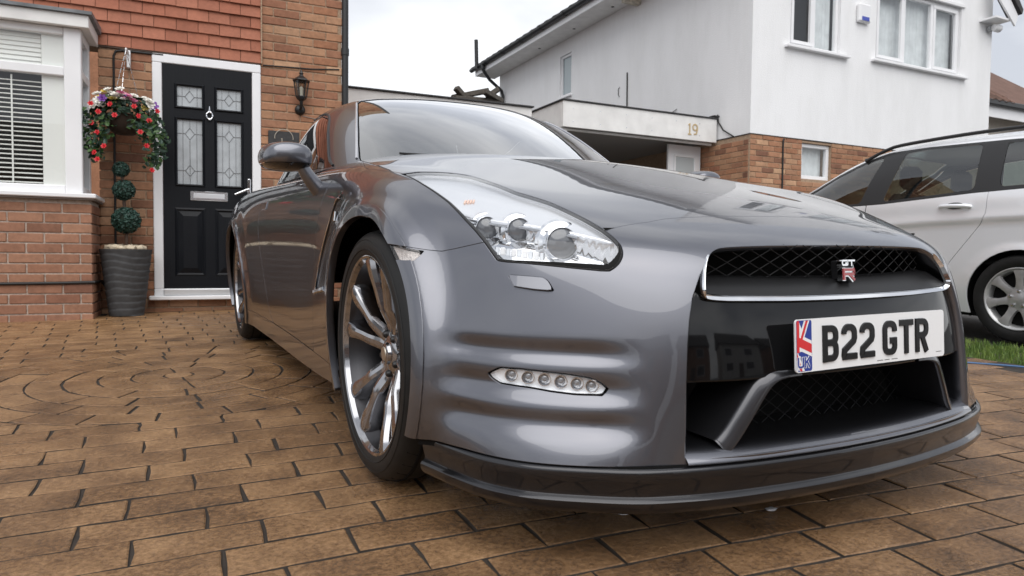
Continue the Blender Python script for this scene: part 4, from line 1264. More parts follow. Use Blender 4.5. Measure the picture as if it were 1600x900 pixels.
GLASS = thin_glass('window_glass', (.95, .97, .97), 1.5, 0.0, 1.5)
ROOM_DARK = simple('room_dark', (.035, .033, .030), .9)
SLAT = simple('blind_slat', (.86, .85, .81), .4)
def render_white():
    m, n, l, b = new_mat('white_render')
    tc = n.new('ShaderNodeTexCoord')
    n1 = n.new('ShaderNodeTexNoise'); n1.inputs['Scale'].default_value = 55; n1.inputs['Detail'].default_value = 6
    n2 = n.new('ShaderNodeTexNoise'); n2.inputs['Scale'].default_value = 1.3; n2.inputs['Detail'].default_value = 6; n2.inputs['Roughness'].default_value = .7
    mp = n.new('ShaderNodeMapping'); mp.inputs['Scale'].default_value = (1.6, 1.6, .45)
    l.new(tc.outputs['Object'], n1.inputs['Vector']); l.new(tc.outputs['Object'], mp.inputs['Vector']); l.new(mp.outputs['Vector'], n2.inputs['Vector'])
    cr = n.new('ShaderNodeValToRGB'); cr.color_ramp.elements[0].position = .30; cr.color_ramp.elements[0].color = (.79, .79, .79, 1)
    cr.color_ramp.elements[1].position = .58; cr.color_ramp.elements[1].color = (.86, .86, .865, 1)
    l.new(n2.outputs['Fac'], cr.inputs['Fac']); l.new(cr.outputs['Color'], b.inputs['Base Color'])
    b.inputs['Roughness'].default_value = .85
    bp = n.new('ShaderNodeBump'); bp.inputs['Strength'].default_value = .5; bp.inputs['Distance'].default_value = .008
    l.new(n1.outputs['Fac'], bp.inputs['Height']); l.new(bp.outputs['Normal'], b.inputs['Normal'])
    return m
RENDER = render_white()

# ------------------------------------------------------------------ ground
def ground_mat():
    m, n, l, b = new_mat('tarmac')
    tc = n.new('ShaderNodeTexCoord'); n1 = n.new('ShaderNodeTexNoise'); n1.inputs['Scale'].default_value = 40; n1.inputs['Detail'].default_value = 8
    n2 = n.new('ShaderNodeTexNoise'); n2.inputs['Scale'].default_value = .6; n2.inputs['Detail'].default_value = 4
    l.new(tc.outputs['Object'], n1.inputs['Vector']); l.new(tc.outputs['Object'], n2.inputs['Vector'])
    mx = n.new('ShaderNodeMixRGB'); mx.inputs['Color1'].default_value = (.045, .044, .043, 1); mx.inputs['Color2'].default_value = (.085, .082, .078, 1)
    a = n.new('ShaderNodeMath'); a.operation = 'MULTIPLY'; l.new(n1.outputs['Fac'], a.inputs[0]); l.new(n2.outputs['Fac'], a.inputs[1])
    mr = n.new('ShaderNodeMapRange'); mr.inputs['From Min'].default_value = .12; mr.inputs['From Max'].default_value = .4; l.new(a.outputs['Value'], mr.inputs['Value'])
    l.new(mr.outputs['Result'], mx.inputs['Fac']); l.new(mx.outputs['Color'], b.inputs['Base Color']); b.inputs['Roughness'].default_value = .8
    bp = n.new('ShaderNodeBump'); bp.inputs['Strength'].default_value = .4; bp.inputs['Distance'].default_value = .006; l.new(n1.outputs['Fac'], bp.inputs['Height']); l.new(bp.outputs['Normal'], b.inputs['Normal'])
    return m
def sheet_obj(name, x0, x1, y0, y1, z, mat, nx=1, ny=1):
    V = [(x0 + (x1 - x0) * i / nx, y0 + (y1 - y0) * j / ny, z) for j in range(ny + 1) for i in range(nx + 1)]
    F = [(j * (nx + 1) + i, j * (nx + 1) + i + 1, (j + 1) * (nx + 1) + i + 1, (j + 1) * (nx + 1) + i) for j in range(ny) for i in range(nx)]
    return mesh_obj(name, V, F, mat)
tag(sheet_obj('ground', -400, 400, -400, 400, -.075, ground_mat()), kind='structure')
JOINT = simple('paving_joint', (.030, .022, .016), .85, noise=.4, nscale=20, bump=.5)
drive = tag(sheet_obj('driveway', -4.2, 2.75, -3.3, 4.70, .0085, JOINT), kind='structure')
MB().box(-4.2, 2.75, -3.32, -3.3, -.075, .004).build('drive_edge', JOINT, drive)

def paving_mat():
    m, n, l, b = new_mat('imprinted_paving')
    tc = n.new('ShaderNodeTexCoord'); geo = n.new('ShaderNodeNewGeometry'); oi = n.new('ShaderNodeObjectInfo')
    n1 = n.new('ShaderNodeTexNoise'); n1.inputs['Scale'].default_value = 70; n1.inputs['Detail'].default_value = 9; n1.inputs['Roughness'].default_value = .74
    n2 = n.new('ShaderNodeTexNoise'); n2.inputs['Scale'].default_value = 6.0; n2.inputs['Detail'].default_value = 6; n2.inputs['Roughness'].default_value = .6
    n3 = n.new('ShaderNodeTexNoise'); n3.inputs['Scale'].default_value = 1.1; n3.inputs['Detail'].default_value = 4
    for q in (n1, n2, n3): l.new(geo.outputs['Position'], q.inputs['Vector'])
    c1 = n.new('ShaderNodeValToRGB'); e = c1.color_ramp.elements
    e[0].position = .40; e[0].color = (.052, .027, .0125, 1); e[1].position = .74; e[1].color = (.420, .248, .122, 1)
    k = c1.color_ramp.elements.new(.56); k.color = (.208, .113, .051, 1)
    s_ = n.new('ShaderNodeMath'); s_.operation = 'MULTIPLY_ADD'; s_.inputs[1].default_value = .44; l.new(n2.outputs['Fac'], s_.inputs[0])
    s2 = n.new('ShaderNodeMath'); s2.operation = 'MULTIPLY'; s2.inputs[1].default_value = .62; l.new(n1.outputs['Fac'], s2.inputs[0])
    s3 = n.new('ShaderNodeMath'); s3.operation = 'MULTIPLY_ADD'; s3.inputs[1].default_value = .09; l.new(oi.outputs['Random'], s3.inputs[0]); l.new(s2.outputs['Value'], s3.inputs[2])
    l.new(s3.outputs['Value'], s_.inputs[2]); l.new(s_.outputs['Value'], c1.inputs['Fac'])
    l.new(c1.outputs['Color'], b.inputs['Base Color'])
    # damp patches: smoother where water has dried last
    mr = n.new('ShaderNodeMapRange'); mr.inputs['From Min'].default_value = .38; mr.inputs['From Max'].default_value = .62; mr.inputs['To Min'].default_value = .14; mr.inputs['To Max'].default_value = .46
    l.new(n3.outputs['Fac'], mr.inputs['Value']); l.new(mr.outputs['Result'], b.inputs['Roughness'])
    b.inputs['Specular IOR Level'].default_value = .5
    bp = n.new('ShaderNodeBump'); bp.inputs['Strength'].default_value = 1.0; bp.inputs['Distance'].default_value = .0075
    l.new(n1.outputs['Fac'], bp.inputs['Height'])
    b2 = n.new('ShaderNodeBump'); b2.inputs['Strength'].default_value = .5; b2.inputs['Distance'].default_value = .012
    l.new(n2.outputs['Fac'], b2.inputs['Height']); l.new(bp.outputs['Normal'], b2.inputs['Normal']); l.new(b2.outputs['Normal'], b.inputs['Normal'])
    return m
PAVING = paving_mat()

def stone_mesh(outline, rim=.0065, zt=0.0, zb=-.0068, seed=0):
    """paver with worn, slightly wavy edges from a closed outline"""
    rnd = random.Random(seed); P = []
    n = len(outline)
    for i in range(n):
        a, b = np.array(outline[i]), np.array(outline[(i + 1) % n]); L = np.linalg.norm(b - a); k = max(1, int(L / .06))
        for j in range(k): P.append(a + (b - a) * j / k)
    P = np.array(P); c = P.mean(0)
    P = P + np.array([[rnd.uniform(-.0036, .0030), rnd.uniform(-.0034, .0026)] for _ in P])
    d = c - P; dl = np.linalg.norm(d, axis=1)[:, None]; inn_ = P + d / dl * rim; in2 = P + d / dl * rim * .42
    m = len(P); V = [(p[0], p[1], zb) for p in P] + [(p[0], p[1], zt - .0022) for p in in2] + [(p[0], p[1], zt + rnd.uniform(-.0006, .0006)) for p in inn_] + [(c[0], c[1], zt + .0008)]
    F = []
    for r in range(2):
        for j in range(m): F.append((r * m + j, r * m + (j + 1) % m, (r + 1) * m + (j + 1) % m, (r + 1) * m + j))
    for j in range(m): F.append((2 * m + j, 2 * m + (j + 1) % m, 3 * m))
    return V, F, m

# paver positions: rings of a circle kit, running bond elsewhere
CX, CY_, RW_, BL, RINGS = -1.31, 1.74, .132, .262, 6
pavers = []      # (x, y, angle, mesh key)
pav_mesh = {}
G_ = .0046
for v in range(9):
    rr = random.Random(v); GY = .0060 / 2; gq = [rr.uniform(.0002, .0026) for _ in range(4)]; o = [(-BL / 2 + gq[0], -RW_ / 2 + GY), (BL / 2 - gq[1], -RW_ / 2 + GY), (BL / 2 - gq[2], RW_ / 2 - GY), (-BL / 2 + gq[3], RW_ / 2 - GY)]
    pav_mesh[('b', v)] = stone_mesh(o, seed=v)
for k in range(RINGS + 1):
    if k == 0:
        pav_mesh[('c', 0)] = stone_mesh([(.062 * math.cos(a), .062 * math.sin(a)) for a in np.linspace(0, 2 * math.pi, 13)[:-1]], seed=9); pavers.append((CX, CY_, 0, ('c', 0))); continue
    r0, r1 = RW_ * (k - .5) + G_ / 2, RW_ * (k + .5) - G_ / 2; n_ = max(6, int(round(2 * math.pi * RW_ * k / .235)))
    da = 2 * math.pi / n_; g0, g1 = G_ / 2 / r0, G_ / 2 / r1
    A0 = np.linspace(-da / 2 + g0, da / 2 - g0, 4); A1 = np.linspace(da / 2 - g1, -da / 2 + g1, 4); rm = RW_ * k
    out = [(r0 * math.sin(a), r0 * math.cos(a) - rm) for a in A0] + [(r1 * math.sin(a), r1 * math.cos(a) - rm) for a in A1]
    pav_mesh[('r', k)] = stone_mesh(out[::-1], seed=20 + k)
    for i in range(n_):
        a = i * da + .37 * k
        pavers.append((CX + rm * math.sin(a), CY_ + rm * math.cos(a), -a, ('r', k)))
RMAX = RW_ * (RINGS + .5)
def warp(x):   # rows bend gently towards the right
    t = np.clip((x + 1.1) / 1.0, 0, 1)
    base = -.032 * (x + 1.1)
    return base - .115 * (np.maximum(x + 1.1, 0) - .5 * 1.0 * 0) * t * .5 - .115 * np.maximum(x + .1, 0) * .5
rowsn = 0
for j in range(-26, 40):
    yv = j * RW_ + .04
    for i in range(-14, 18):
        x = i * BL + (BL / 2 if j % 2 else 0) - .05 + (j * 7 % 5) * .012
        y = yv + float(warp(x)); sl = (float(warp(x + .05)) - float(warp(x - .05))) / .1
        if x < -4.0 or x > 2.6 or y < -3.2 or y > 4.55: continue
        dc = math.hypot(x - CX, y - CY_); an = math.atan(sl)
        if dc < RMAX + .16:
            # blocks that meet the circle are cut to its outline
            o_ = resample(np.array([(-BL / 2 + G_ / 2, -RW_ / 2 + G_ / 2), (BL / 2 - G_ / 2, -RW_ / 2 + G_ / 2), (BL / 2 - G_ / 2, RW_ / 2 - G_ / 2), (-BL / 2 + G_ / 2, RW_ / 2 - G_ / 2), (-BL / 2 + G_ / 2, -RW_ / 2 + G_ / 2)]), 41)[:-1]
            c_, s_ = math.cos(an), math.sin(an); W_o = np.column_stack([x + o_[:, 0] * c_ - o_[:, 1] * s_, y + o_[:, 0] * s_ + o_[:, 1] * c_]) - np.array([CX, CY_])
            rr_ = np.linalg.norm(W_o, axis=1); ins_ = rr_ < RMAX + G_ / 2
            if ins_.any():
                W_o[ins_] *= ((RMAX + G_ / 2) / rr_[ins_])[:, None]
                xx, yy = W_o[:, 0], W_o[:, 1]; area = .5 * abs((xx * np.roll(yy, -1) - yy * np.roll(xx, -1)).sum())
                if area < .0022 or ins_.mean() > .93: continue
                cen = W_o.mean(0); keyc = ('cut', len(pav_mesh)); pav_mesh[keyc] = stone_mesh([tuple(q) for q in (W_o - cen)[::2]], rim=.006, seed=len(pav_mesh))
                pavers.append((CX + cen[0], CY_ + cen[1], 0, keyc)); continue
        pavers.append((x, y, an, ('b', (i * 31 + j * 17 + i * j) % 9)))
# the ones that show largest become single objects, the remainder one part
camp = Vector((-1.43939, -1.81588, .681147))
def shows(p):
    d = Vector((p[0], p[1], 0)) - camp; z = d.dot(_f)
    if z < .3: return 1e9
    u, v = d.dot(_r2) / z * 1082, -d.dot(_u2) / z * 1082
    if abs(u) > 880 or v > 520: return 1e9
    if -.75 < p[0] < .8 and -.45 < p[1] < 3.7: return 1e8 + d.length   # under the car
    return d.length
order = sorted(pavers, key=shows)
pm = {}
restV, restF, restE = [], [], []
for idx, p in enumerate(order):
    V, F, m_edge = pav_mesh[p[3]]
    if idx < 300:
        if p[3] not in pm:
            o = mesh_obj('paving_block', V, F, PAVING, drive); pm[p[3]] = o.data; o.data.materials.append(JOINT)
            for q_ in range(m_edge): o.data.polygons[q_].material_index = 1
        else:
            o = bpy.data.objects.new('paving_block', pm[p[3]]); COL.objects.link(o); o.parent = drive
        o.location = (p[0], p[1], .0145 + random.uniform(-.0012, .0008)); o.rotation_euler = (random.uniform(-.006, .006), random.uniform(-.004, .004), p[2])
    else:
        n0 = len(restV); c, s_ = math.cos(p[2]), math.sin(p[2])
        restV += [(p[0] + x * c - y * s_, p[1] + x * s_ + y * c, z + .0145) for (x, y, z) in V]; restE += list(range(len(restF), len(restF) + m_edge)); restF += [tuple(i + n0 for i in f) for f in F]
ro = mesh_obj('more_paving', restV, restF, PAVING, drive); ro.data.materials.append(JOINT)
for q_ in restE: ro.data.polygons[q_].material_index = 1
tag(ro, kind='stuff')
FOAM = ((-.097, -.657), (-.436, -.515)); FX_ = -.3
for x, y in FOAM:
    V, F = cc([(a, b, c) for c in (0, .6) for b in (-1, 1) for a in (-1, 1)], [(0, 2, 3, 1), (4, 5, 7, 6), (0, 1, 5, 4), (2, 6, 7, 3), (0, 4, 6, 2), (1, 3, 7, 5)], 2)
    V = V * np.array([.016, .011, .010]) * (1 + .25 * np.sin(V[:, :1] * 5 + V[:, 1:2] * 7))
    o = mesh_obj('fluff', V, F, simple('soap_foam', (.6, .6, .62), .6) if x > FX_ else bpy.data.materials['soap_foam'], None, True); o.location = (x, y, .0155)
    tag(o, 'larger fleck of white foam on the paving below the plate side of the splitter' if x > FX_ else 'tiny fleck of white foam on the paving left of the larger fleck', 'foam')

# lawn to the right
def grass_mat():
    m, n, l, b = new_mat('grass_blade')
    geo = n.new('ShaderNodeNewGeometry'); n1 = n.new('ShaderNodeTexNoise'); n1.inputs['Scale'].default_value = 9; n1.inputs['Detail'].default_value = 5
    l.new(geo.outputs['Position'], n1.inputs['Vector']); cr = n.new('ShaderNodeValToRGB')
    cr.color_ramp.elements[0].position = .35; cr.color_ramp.elements[0].color = (.055, .115, .018, 1); cr.color_ramp.elements[1].position = .68; cr.color_ramp.elements[1].color = (.20, .27, .055, 1)
    l.new(n1.outputs['Fac'], cr.inputs['Fac']); l.new(cr.outputs['Color'], b.inputs['Base Color']); b.inputs['Roughness'].default_value = .6
    b.inputs['Subsurface Weight'].default_value = 0
    return m
GRASS = grass_mat()
soil = tag(sheet_obj('lawn_soil', 2.62, 3.80, -3.4, 3.4, -.050, simple('lawn_soil', (.05, .06, .02), .9, noise=.4)), kind='structure')
tag(MB().box(2.755, 2.80, -3.4, 3.4, -.074, -.028, .004).build('lawn_edging', simple('edging_concrete', (.26, .23, .20), .85, noise=.3)), kind='structure')
gv, gf = [], []
rg = np.random.RandomState(3)
for i in range(15000):
    x, y = 2.80 + .98 * rg.rand(), -1.6 + 4.2 * rg.rand() ** 1.0
    h = .022 + .030 * rg.rand(); a = rg.rand() * 6.28; w = .0022 + .0018 * rg.rand(); le = .018 * rg.rand(); b = rg.rand() * 6.28
    dx, dy = math.cos(a) * w, math.sin(a) * w; n0 = len(gv)
    gv += [(x - dx, y - dy, -.050), (x + dx, y + dy, -.050), (x + dx * .7 + le * .4 * math.cos(b), y + dy * .7 + le * .4 * math.sin(b), -.05 + h * .6), (x - dx * .7 + le * .4 * math.cos(b), y - dy * .7 + le * .4 * math.sin(b), -.05 + h * .6), (x + le * math.cos(b), y + le * math.sin(b), -.05 + h)]
    gf += [(n0, n0 + 1, n0 + 2, n0 + 3), (n0 + 3, n0 + 2, n0 + 4)]
tag(mesh_obj('lawn_grass', gv, gf, GRASS), 'short green grass of the neighbouring lawn', 'grass', kind='stuff')
hose = MB().tube(spline([(1.95, .95, .019), (2.25, .58, .019), (2.52, .27, .019), (2.66, .03, .019), (2.70, -.35, .019), (2.66, -.9, .019)], 40).tolist(), .0050, 8).build('garden_hose', simple('hose_blue', (.05, .13, .28), .4), None, True)
tag(hose, 'thin blue garden hose lying along the lawn edge', 'hose')

# ------------------------------------------------------------------ brick and tile laying
def brick_meshes(prefix, L, H, D, mat, n=4, bev=.004):
    out = []
    for i in range(n):
        mb = MB(); r = random.Random(i + 11)
        mb.box(-L / 2, L / 2, 0, D, 0, H, bev)
        V = np.array(mb.V) + np.array([[r.uniform(-.0016, .0016), r.uniform(-.002, .002), r.uniform(-.0014, .0014)] for _ in mb.V])
        me = bpy.data.meshes.new(prefix); me.from_pydata([tuple(v) for v in V], [], mb.F); me.update(); me.materials.append(mat); out.append(me)
    return out
def lay_bricks(parent, x0, x1, z0, z1, y, mat, L=.2155, H=.0650, joint=.010, D=.03, M=None, axis='x', skip=None, name='brick'):
    """courses of stretchers in the plane y (axis x) or x (axis y); whole bricks share meshes, cut ones get their own"""
    key = (mat.name, round(L, 4))
    if key not in lay_bricks.cache: lay_bricks.cache[key] = brick_meshes(name, L, H, D, mat)
    mesh = lay_bricks.cache[key]
    j = 0; z = z0
    while z + H <= z1 + .002:
        x = x0 - (L + joint) * (.5 if j % 2 else 0)
        while x < x1 - .01:
            a, b = max(x, x0), min(x + L, x1)
            if b - a > .03 and not (skip and skip((a + b) / 2, z + H / 2)):
                full = b - a > L - .002
                if full: me = mesh[random.randrange(len(mesh))]; cxm = (a + b) / 2
                else:
                    kk = (key, round(b - a, 2)); cxm = (a + b) / 2
                    if kk not in lay_bricks.cache:
                        mb = MB().box(-(b - a) / 2, (b - a) / 2, 0, D, 0, H, .004); m_ = bpy.data.meshes.new(name); m_.from_pydata(mb.V, [], mb.F); m_.materials.append(mat); lay_bricks.cache[kk] = m_
                    me = lay_bricks.cache[kk]
                o = bpy.data.objects.new(name, me); COL.objects.link(o); o.parent = parent
                jit = random.uniform(-.002, .002)
                if axis == 'x': o.location = (cxm, y + jit, z)
                else: o.location = (y + jit, cxm, z); o.rotation_euler = (0, 0, R(-90))
            x += L + joint
        z += H + joint; j += 1
lay_bricks.cache = {}

def panel_frame(parent, name, x0, x1, z0, z1, y0, y1, w, mat, bev=.004):
    mb = MB()
    mb.box(x0, x1, y0, y1, z1 - w, z1, bev); mb.box(x0, x1, y0, y1, z0, z0 + w, bev)
    mb.box(x0, x0 + w, y0 + .0006, y1 - .0006, z0 + w + .0002, z1 - w - .0002, bev); mb.box(x1 - w, x1, y0 + .0006, y1 - .0006, z0 + w + .0002, z1 - w - .0002, bev)
    return mb.build(name, mat, parent)

# ------------------------------------------------------------------ the house with the black door
LH = empty('brick_house', mat=HL)
tag(LH, 'brick house with red hung tiles, white bay window and black front door', 'house')
core = MB()
core.box(-.66, -.285, -.0085, .25, -.1, 2.149); core.box(.5625, 1.262, -.0085, .25, -.1, 4.6); core.box(-.2845, .562, -.0085, .25, -.1, .107)
core.build('wall', MORTAR_BROWN, LH)
MB().box(-3.4, .555, .045, .25, 2.17, 4.6).build('upper_wall', MORTAR_BROWN, LH)
MB().box(1.225, 1.262, .25, 7.0, -.1, 4.6).build('side_wall', BRICK_WARM, LH)
MB().box(-3.4, 1.225, 6.9, 7.0, -.1, 4.6).build('rear_wall', BRICK_WARM, LH)
MB().box(-3.4, -.66, .012, .25, -.1, .9).build('wall_behind_bay', MORTAR_BROWN, LH)
lay_bricks(LH, -.672, -.285, -.03, 2.17, -.016, BRICK_WARM)
lay_bricks(LH, .562, 1.268, -.03, 4.4, -.016, BRICK_WARM)
lay_bricks(LH, -.285, .562, -.03, .11, -.016, BRICK_WARM)
# hung tiles
tile_me = []
for i in range(4):
    r = random.Random(i); w, h = .165, .118
    V = [(-w / 2 + .0012, 0, 0), (w / 2 - .0012, 0, 0), (w / 2 - .0012, .013, 0), (-w / 2 + .0012, .013, 0), (-w / 2 + .0012, .022, h), (w / 2 - .0012, .022, h), (w / 2 - .0012, .035, h), (-w / 2 + .0012, .035, h)]
    V = [(x, y - (.003 * (1 - (2 * x / w) ** 2)), z + r.uniform(-.002, .002)) for x, y, z in V]
    me = bpy.data.meshes.new('tile'); me.from_pydata(V, [], [(0, 1, 5, 4), (0, 3, 2, 1), (4, 5, 6, 7), (0, 4, 7, 3), (1, 2, 6, 5), (3, 7, 6, 2)]); me.materials.append(TILE); tile_me.append(me)
for j in range(12):
    z = 2.165 + j * .0985
    for i in range(-1, 17):
        x = .565 - .0835 - i * .1665 - (.08325 if j % 2 else 0)
        if i == -1 and j % 2 == 0: continue
        if x > .565 or x < -2.3: continue
        half = x > .45
        if x < -.72 and z < 2.26: continue
        o = bpy.data.objects.new('tile', tile_me[(i * 7 + j * 3) % 4]); COL.objects.link(o); o.parent = LH
        if i == -1: o.scale = (.49, 1, 1); x = .565 - .0415
        o.location = (x, -.030 + random.uniform(-.0025, .0025), z); o.rotation_euler = (random.uniform(-.008, .008), 0, random.uniform(-.006, .006))
MB().box(-.68, .562, -.026, .012, 2.150, 2.164, .002).build('tile_batten', TIMBER_AND_SHADE, LH)
MB().box(.5635, .575, -.034, -.016, 2.165, 4.5).build('tile_edge', MORTAR_BROWN, LH)
# door frame, threshold, door
fr_ = panel_frame(LH, 'door_frame', -.285, .562, .128, 2.150, -.030, .05, .072, UPVC, .006)
MB().box(-.232, .509, -.036, -.028, .20, 2.092, .003).build('frame_bead', UPVC, fr_) if False else None
MB().box(-.32, .60, -.105, .03, .108, .142, .006).build('door_step', UPVC, LH)
MB().box(-.213, .490, -.048, -.004, .145, .198, .006).build('threshold', simple('threshold_metal', (.72, .73, .74), .3, .6), LH)
def door_mat():
    m, n, l, b = new_mat('black_door')
    tc = n.new('ShaderNodeTexCoord'); w = n.new('ShaderNodeTexNoise'); mp = n.new('ShaderNodeMapping'); mp.inputs['Scale'].default_value = (90, 8, 4)
    w.inputs['Scale'].default_value = 1.0; w.inputs['Detail'].default_value = 6; l.new(tc.outputs['Object'], mp.inputs['Vector']); l.new(mp.outputs['Vector'], w.inputs['Vector'])
    bp = n.new('ShaderNodeBump'); bp.inputs['Strength'].default_value = .5; bp.inputs['Distance'].default_value = .003; l.new(w.outputs['Fac'], bp.inputs['Height']); l.new(bp.outputs['Normal'], b.inputs['Normal'])
    b.inputs['Base Color'].default_value = (.0050, .0060, .0085, 1); b.inputs['Roughness'].default_value = .42; b.inputs['Specular IOR Level'].default_value = .22
    return m
DOORM = door_mat()
OPEN = [(-.100, .090, 1.735, 1.905), (.208, .398, 1.735, 1.905), (-.100, .090, 1.085, 1.625), (.208, .398, 1.085, 1.625)]
dm = MB()
dm.box(-.2105, -.112, -.022, .02, .20, 2.076); dm.box(.410, .4875, -.022, .02, .20, 2.076); dm.box(.102, .196, -.022, .02, .20, 2.076)
for (a, b) in ((-.112, .102), (.196, .410)):
    dm.box(a, b, -.022, .02, 1.917, 2.076); dm.box(a, b, -.022, .02, 1.637, 1.723); dm.box(a, b, -.022, .02, .20, 1.073)
door = dm.build('front_door', DOORM, LH)
LEADED = simple('frosted_glass', (.46, .49, .51), .28, 0, .4, noise=.18, nscale=9)
CAME = simple('lead_came', (.30, .31, .32), .45, .6)
for (a, b, c, d) in OPEN:
    mo = MB()
    for (q0, q1, dep) in ((.012, -.004, -.034), (.000, -.012, -.028)):
        pass
    ro_ = [(a - .022, c - .022), (b + .022, c - .022), (b + .022, d + .022), (a - .022, d + .022)]; ri_ = [(a, c), (b, c), (b, d), (a, d)]; rm_ = [(a - .010, c - .010), (b + .010, c - .010), (b + .010, d + .010), (a - .010, d + .010)]
    rows = [[(x, -.0222, z) for x, z in ro_], [(x, -.036, z) for x, z in rm_], [(x, -.030, z) for x, z in ri_], [(x, -.010, z) for x, z in ri_]]
    V, F = loft(rows, closed=True); mesh_obj('moulding', V, F, DOORM, door)
    g = mesh_obj('glazing', [(a, -.010, c), (b, -.010, c), (b, -.010, d), (a, -.010, d)], [(0, 1, 2, 3)], LEADED, door)
    cm = MB(); mx_, w2 = (a + b) / 2, (b - a) / 2; big = d - c > .3
    def ln(p, q): cm.tube([(p[0], -.0125, p[1]), (q[0], -.0125, q[1])], .0022, 5)
    for (dcx, dcz) in ([(mx_, d - .115), (mx_, c + .115)] if big else [(mx_, (c + d) / 2)]):
        rr_ = .036
        q = [(dcx, dcz + rr_ * 1.35), (dcx + rr_, dcz), (dcx, dcz - rr_ * 1.35), (dcx - rr_, dcz)]
        for i in range(4): ln(q[i], q[(i + 1) % 4])
        ln(q[1], (b, dcz + .0)); ln(q[3], (a, dcz)); ln(q[0], (dcx, min(d, dcz + .11)))
    for f in ((.22, .5, .78) if big else (.2, .8)):
        xq = a + (b - a) * f; ln((xq, c + .002), (xq, (d - .17) if big and f == .5 else d - .002))
    cm.build('lead_lines', CAME, g)
for (a, b) in ((-.105, .092), (.206, .403)):
    c, d = .325, .865
    rows = [[(x, -.0222, z) for x, z in ((a - .02, c - .02), (b + .02, c - .02), (b + .02, d + .02), (a - .02, d + .02))], [(x, -.031, z) for x, z in ((a - .006, c - .006), (b + .006, c - .006), (b + .006, d + .006), (a - .006, d + .006))], [(x, -.0215, z) for x, z in ((a + .008, c + .008), (b - .008, c + .008), (b - .008, d - .008), (a + .008, d - .008))], [(x, -.037, z) for x, z in ((a + .045, c + .05), (b - .045, c + .05), (b - .045, d - .05), (a + .045, d - .05))]]
    V, F = loft(rows, closed=True); n0 = len(V); F.append((n0 - 4, n0 - 3, n0 - 2, n0 - 1)); mesh_obj('raised_panel', V, F, DOORM, door)
lb = MB().box(-.005, .290, -.031, -.0225, .950, 1.030, .004).build('letter_box', SATIN_CHROME, door)
MB().box(.020, .265, -.038, -.0312, .968, 1.012, .005).build('letter_flap', LAMP_SILVER, lb)
kn = MB(); kn.lathe([(.0001, -.034), (.012, -.033), (.016, -.026), (.016, -.0225)], 20, 'y', (.149, 0, 1.705)); kn.tube([(.149 + .024 * math.sin(t), -.036, 1.672 + .030 * math.cos(t)) for t in np.linspace(.2, 2 * math.pi - .2, 20)], .0062, 8)
kn.lathe([(.0001, -.046), (.010, -.044), (.013, -.036), (.010, -.0225)], 16, 'y', (.149, 0, 1.640)); kn.tube([(.149, -.03, 1.72), (.149, -.03, 1.752)], [.007, .003], 8)
kn.build('door_knocker', CHROME, door, True)
hd = MB(); hd.box(.447, .477, -.034, -.0225, .93, 1.155, .006); hd.tube([(.462, -.03, 1.06), (.462, -.075, 1.06), (.44, -.080, 1.056), (.345, -.080, 1.010)], .0095, 10)
hd.build('door_handle', CHROME, door, True)
# bay: brick base, sill, window, lead roof
BX1, BY0 = -.672, -.45
MB().box(-3.4, BX1 - .0085, BY0 - .0085, .012, -.1, .885).build('bay_base', MORTAR_PALE, LH)
lay_bricks(LH, -3.0, BX1, -.035, .885, BY0 - .016, BRICK_PINK)
lay_bricks(LH, BY0 + .016, .0, -.035, .885, BX1 - .012, BRICK_PINK, axis='y') if False else None
side = MB()
for j in range(12):
    z = -.035 + j * .075
    yy = BY0 + .018 - (.11 if j % 2 else 0)
    while yy < -.02:
        a, b = max(yy, BY0 + .016), min(yy + .2155, -.018)
        if b - a > .03: MB().box(BX1 - .03, BX1 + .0015, a, b, z, z + .065, .004).build('brick', BRICK_PINK, LH)
        yy += .2255
MB().box(-3.4, BX1 + .036, BY0 - .075, .005, .898, .932, .006).build('bay_sill', UPVC, LH)
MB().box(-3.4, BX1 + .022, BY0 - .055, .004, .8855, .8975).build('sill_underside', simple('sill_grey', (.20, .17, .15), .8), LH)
bw = MB(); FX = -.728
bw.box(-.838, FX, BY0 - .010, BY0 + .06, .934, 2.150, .006)                     # corner post
bw.box(-3.3, -.8385, BY0 - .004, BY0 + .05, .934, .992, .006); bw.box(-3.3, -.8385, BY0 - .006, BY0 + .05, 1.795, 1.862, .006); bw.box(-3.3, -.8385, BY0 - .004, BY0 + .05, 2.095, 2.150, .006)
bw.box(-1.86, -1.80, BY0 - .0045, BY0 + .05, .9925, 1.7945, .006)
bw.build('bay_window_frame', UPVC, LH)
sd_ = MB(); sd_.box(FX - .06, FX - .001, BY0 + .0605, -.30, .934, .99, .004); sd_.box(FX - .06, FX - .001, BY0 + .0605, -.02, 2.09, 2.150, .004); sd_.box(FX - .06, FX - .001, BY0 + .0605, -.02, 1.80, 1.862, .004); sd_.box(FX - .06, FX + .0005, -.09, -.02, .934, 2.150, .004); sd_.box(FX - .06, FX - .001, -.30, -.0905, .934, .99, .004)
sd_.build('bay_side_frame', UPVC, LH)
mesh_obj('side_pane', [(FX - .03, BY0 + .06, .99), (FX - .03, -.09, .99), (FX - .03, -.09, 2.09), (FX - .03, BY0 + .06, 2.09)], [(0, 1, 2, 3)], GLASS, LH)
mesh_obj('pane', [(-1.80, BY0 + .018, .992), (-.838, BY0 + .018, .992), (-.838, BY0 + .018, 1.795), (-1.80, BY0 + .018, 1.795)], [(0, 1, 2, 3)], GLASS, LH)
mesh_obj('pane', [(-3.2, BY0 + .018, .992), (-1.86, BY0 + .018, .992), (-1.86, BY0 + .018, 1.795), (-3.2, BY0 + .018, 1.795)], [(0, 1, 2, 3)], GLASS, LH)
mesh_obj('pane', [(-3.2, BY0 + .018, 1.862), (-.838, BY0 + .018, 1.862), (-.838, BY0 + .018, 2.095), (-3.2, BY0 + .018, 2.095)], [(0, 1, 2, 3)], GLASS, LH)
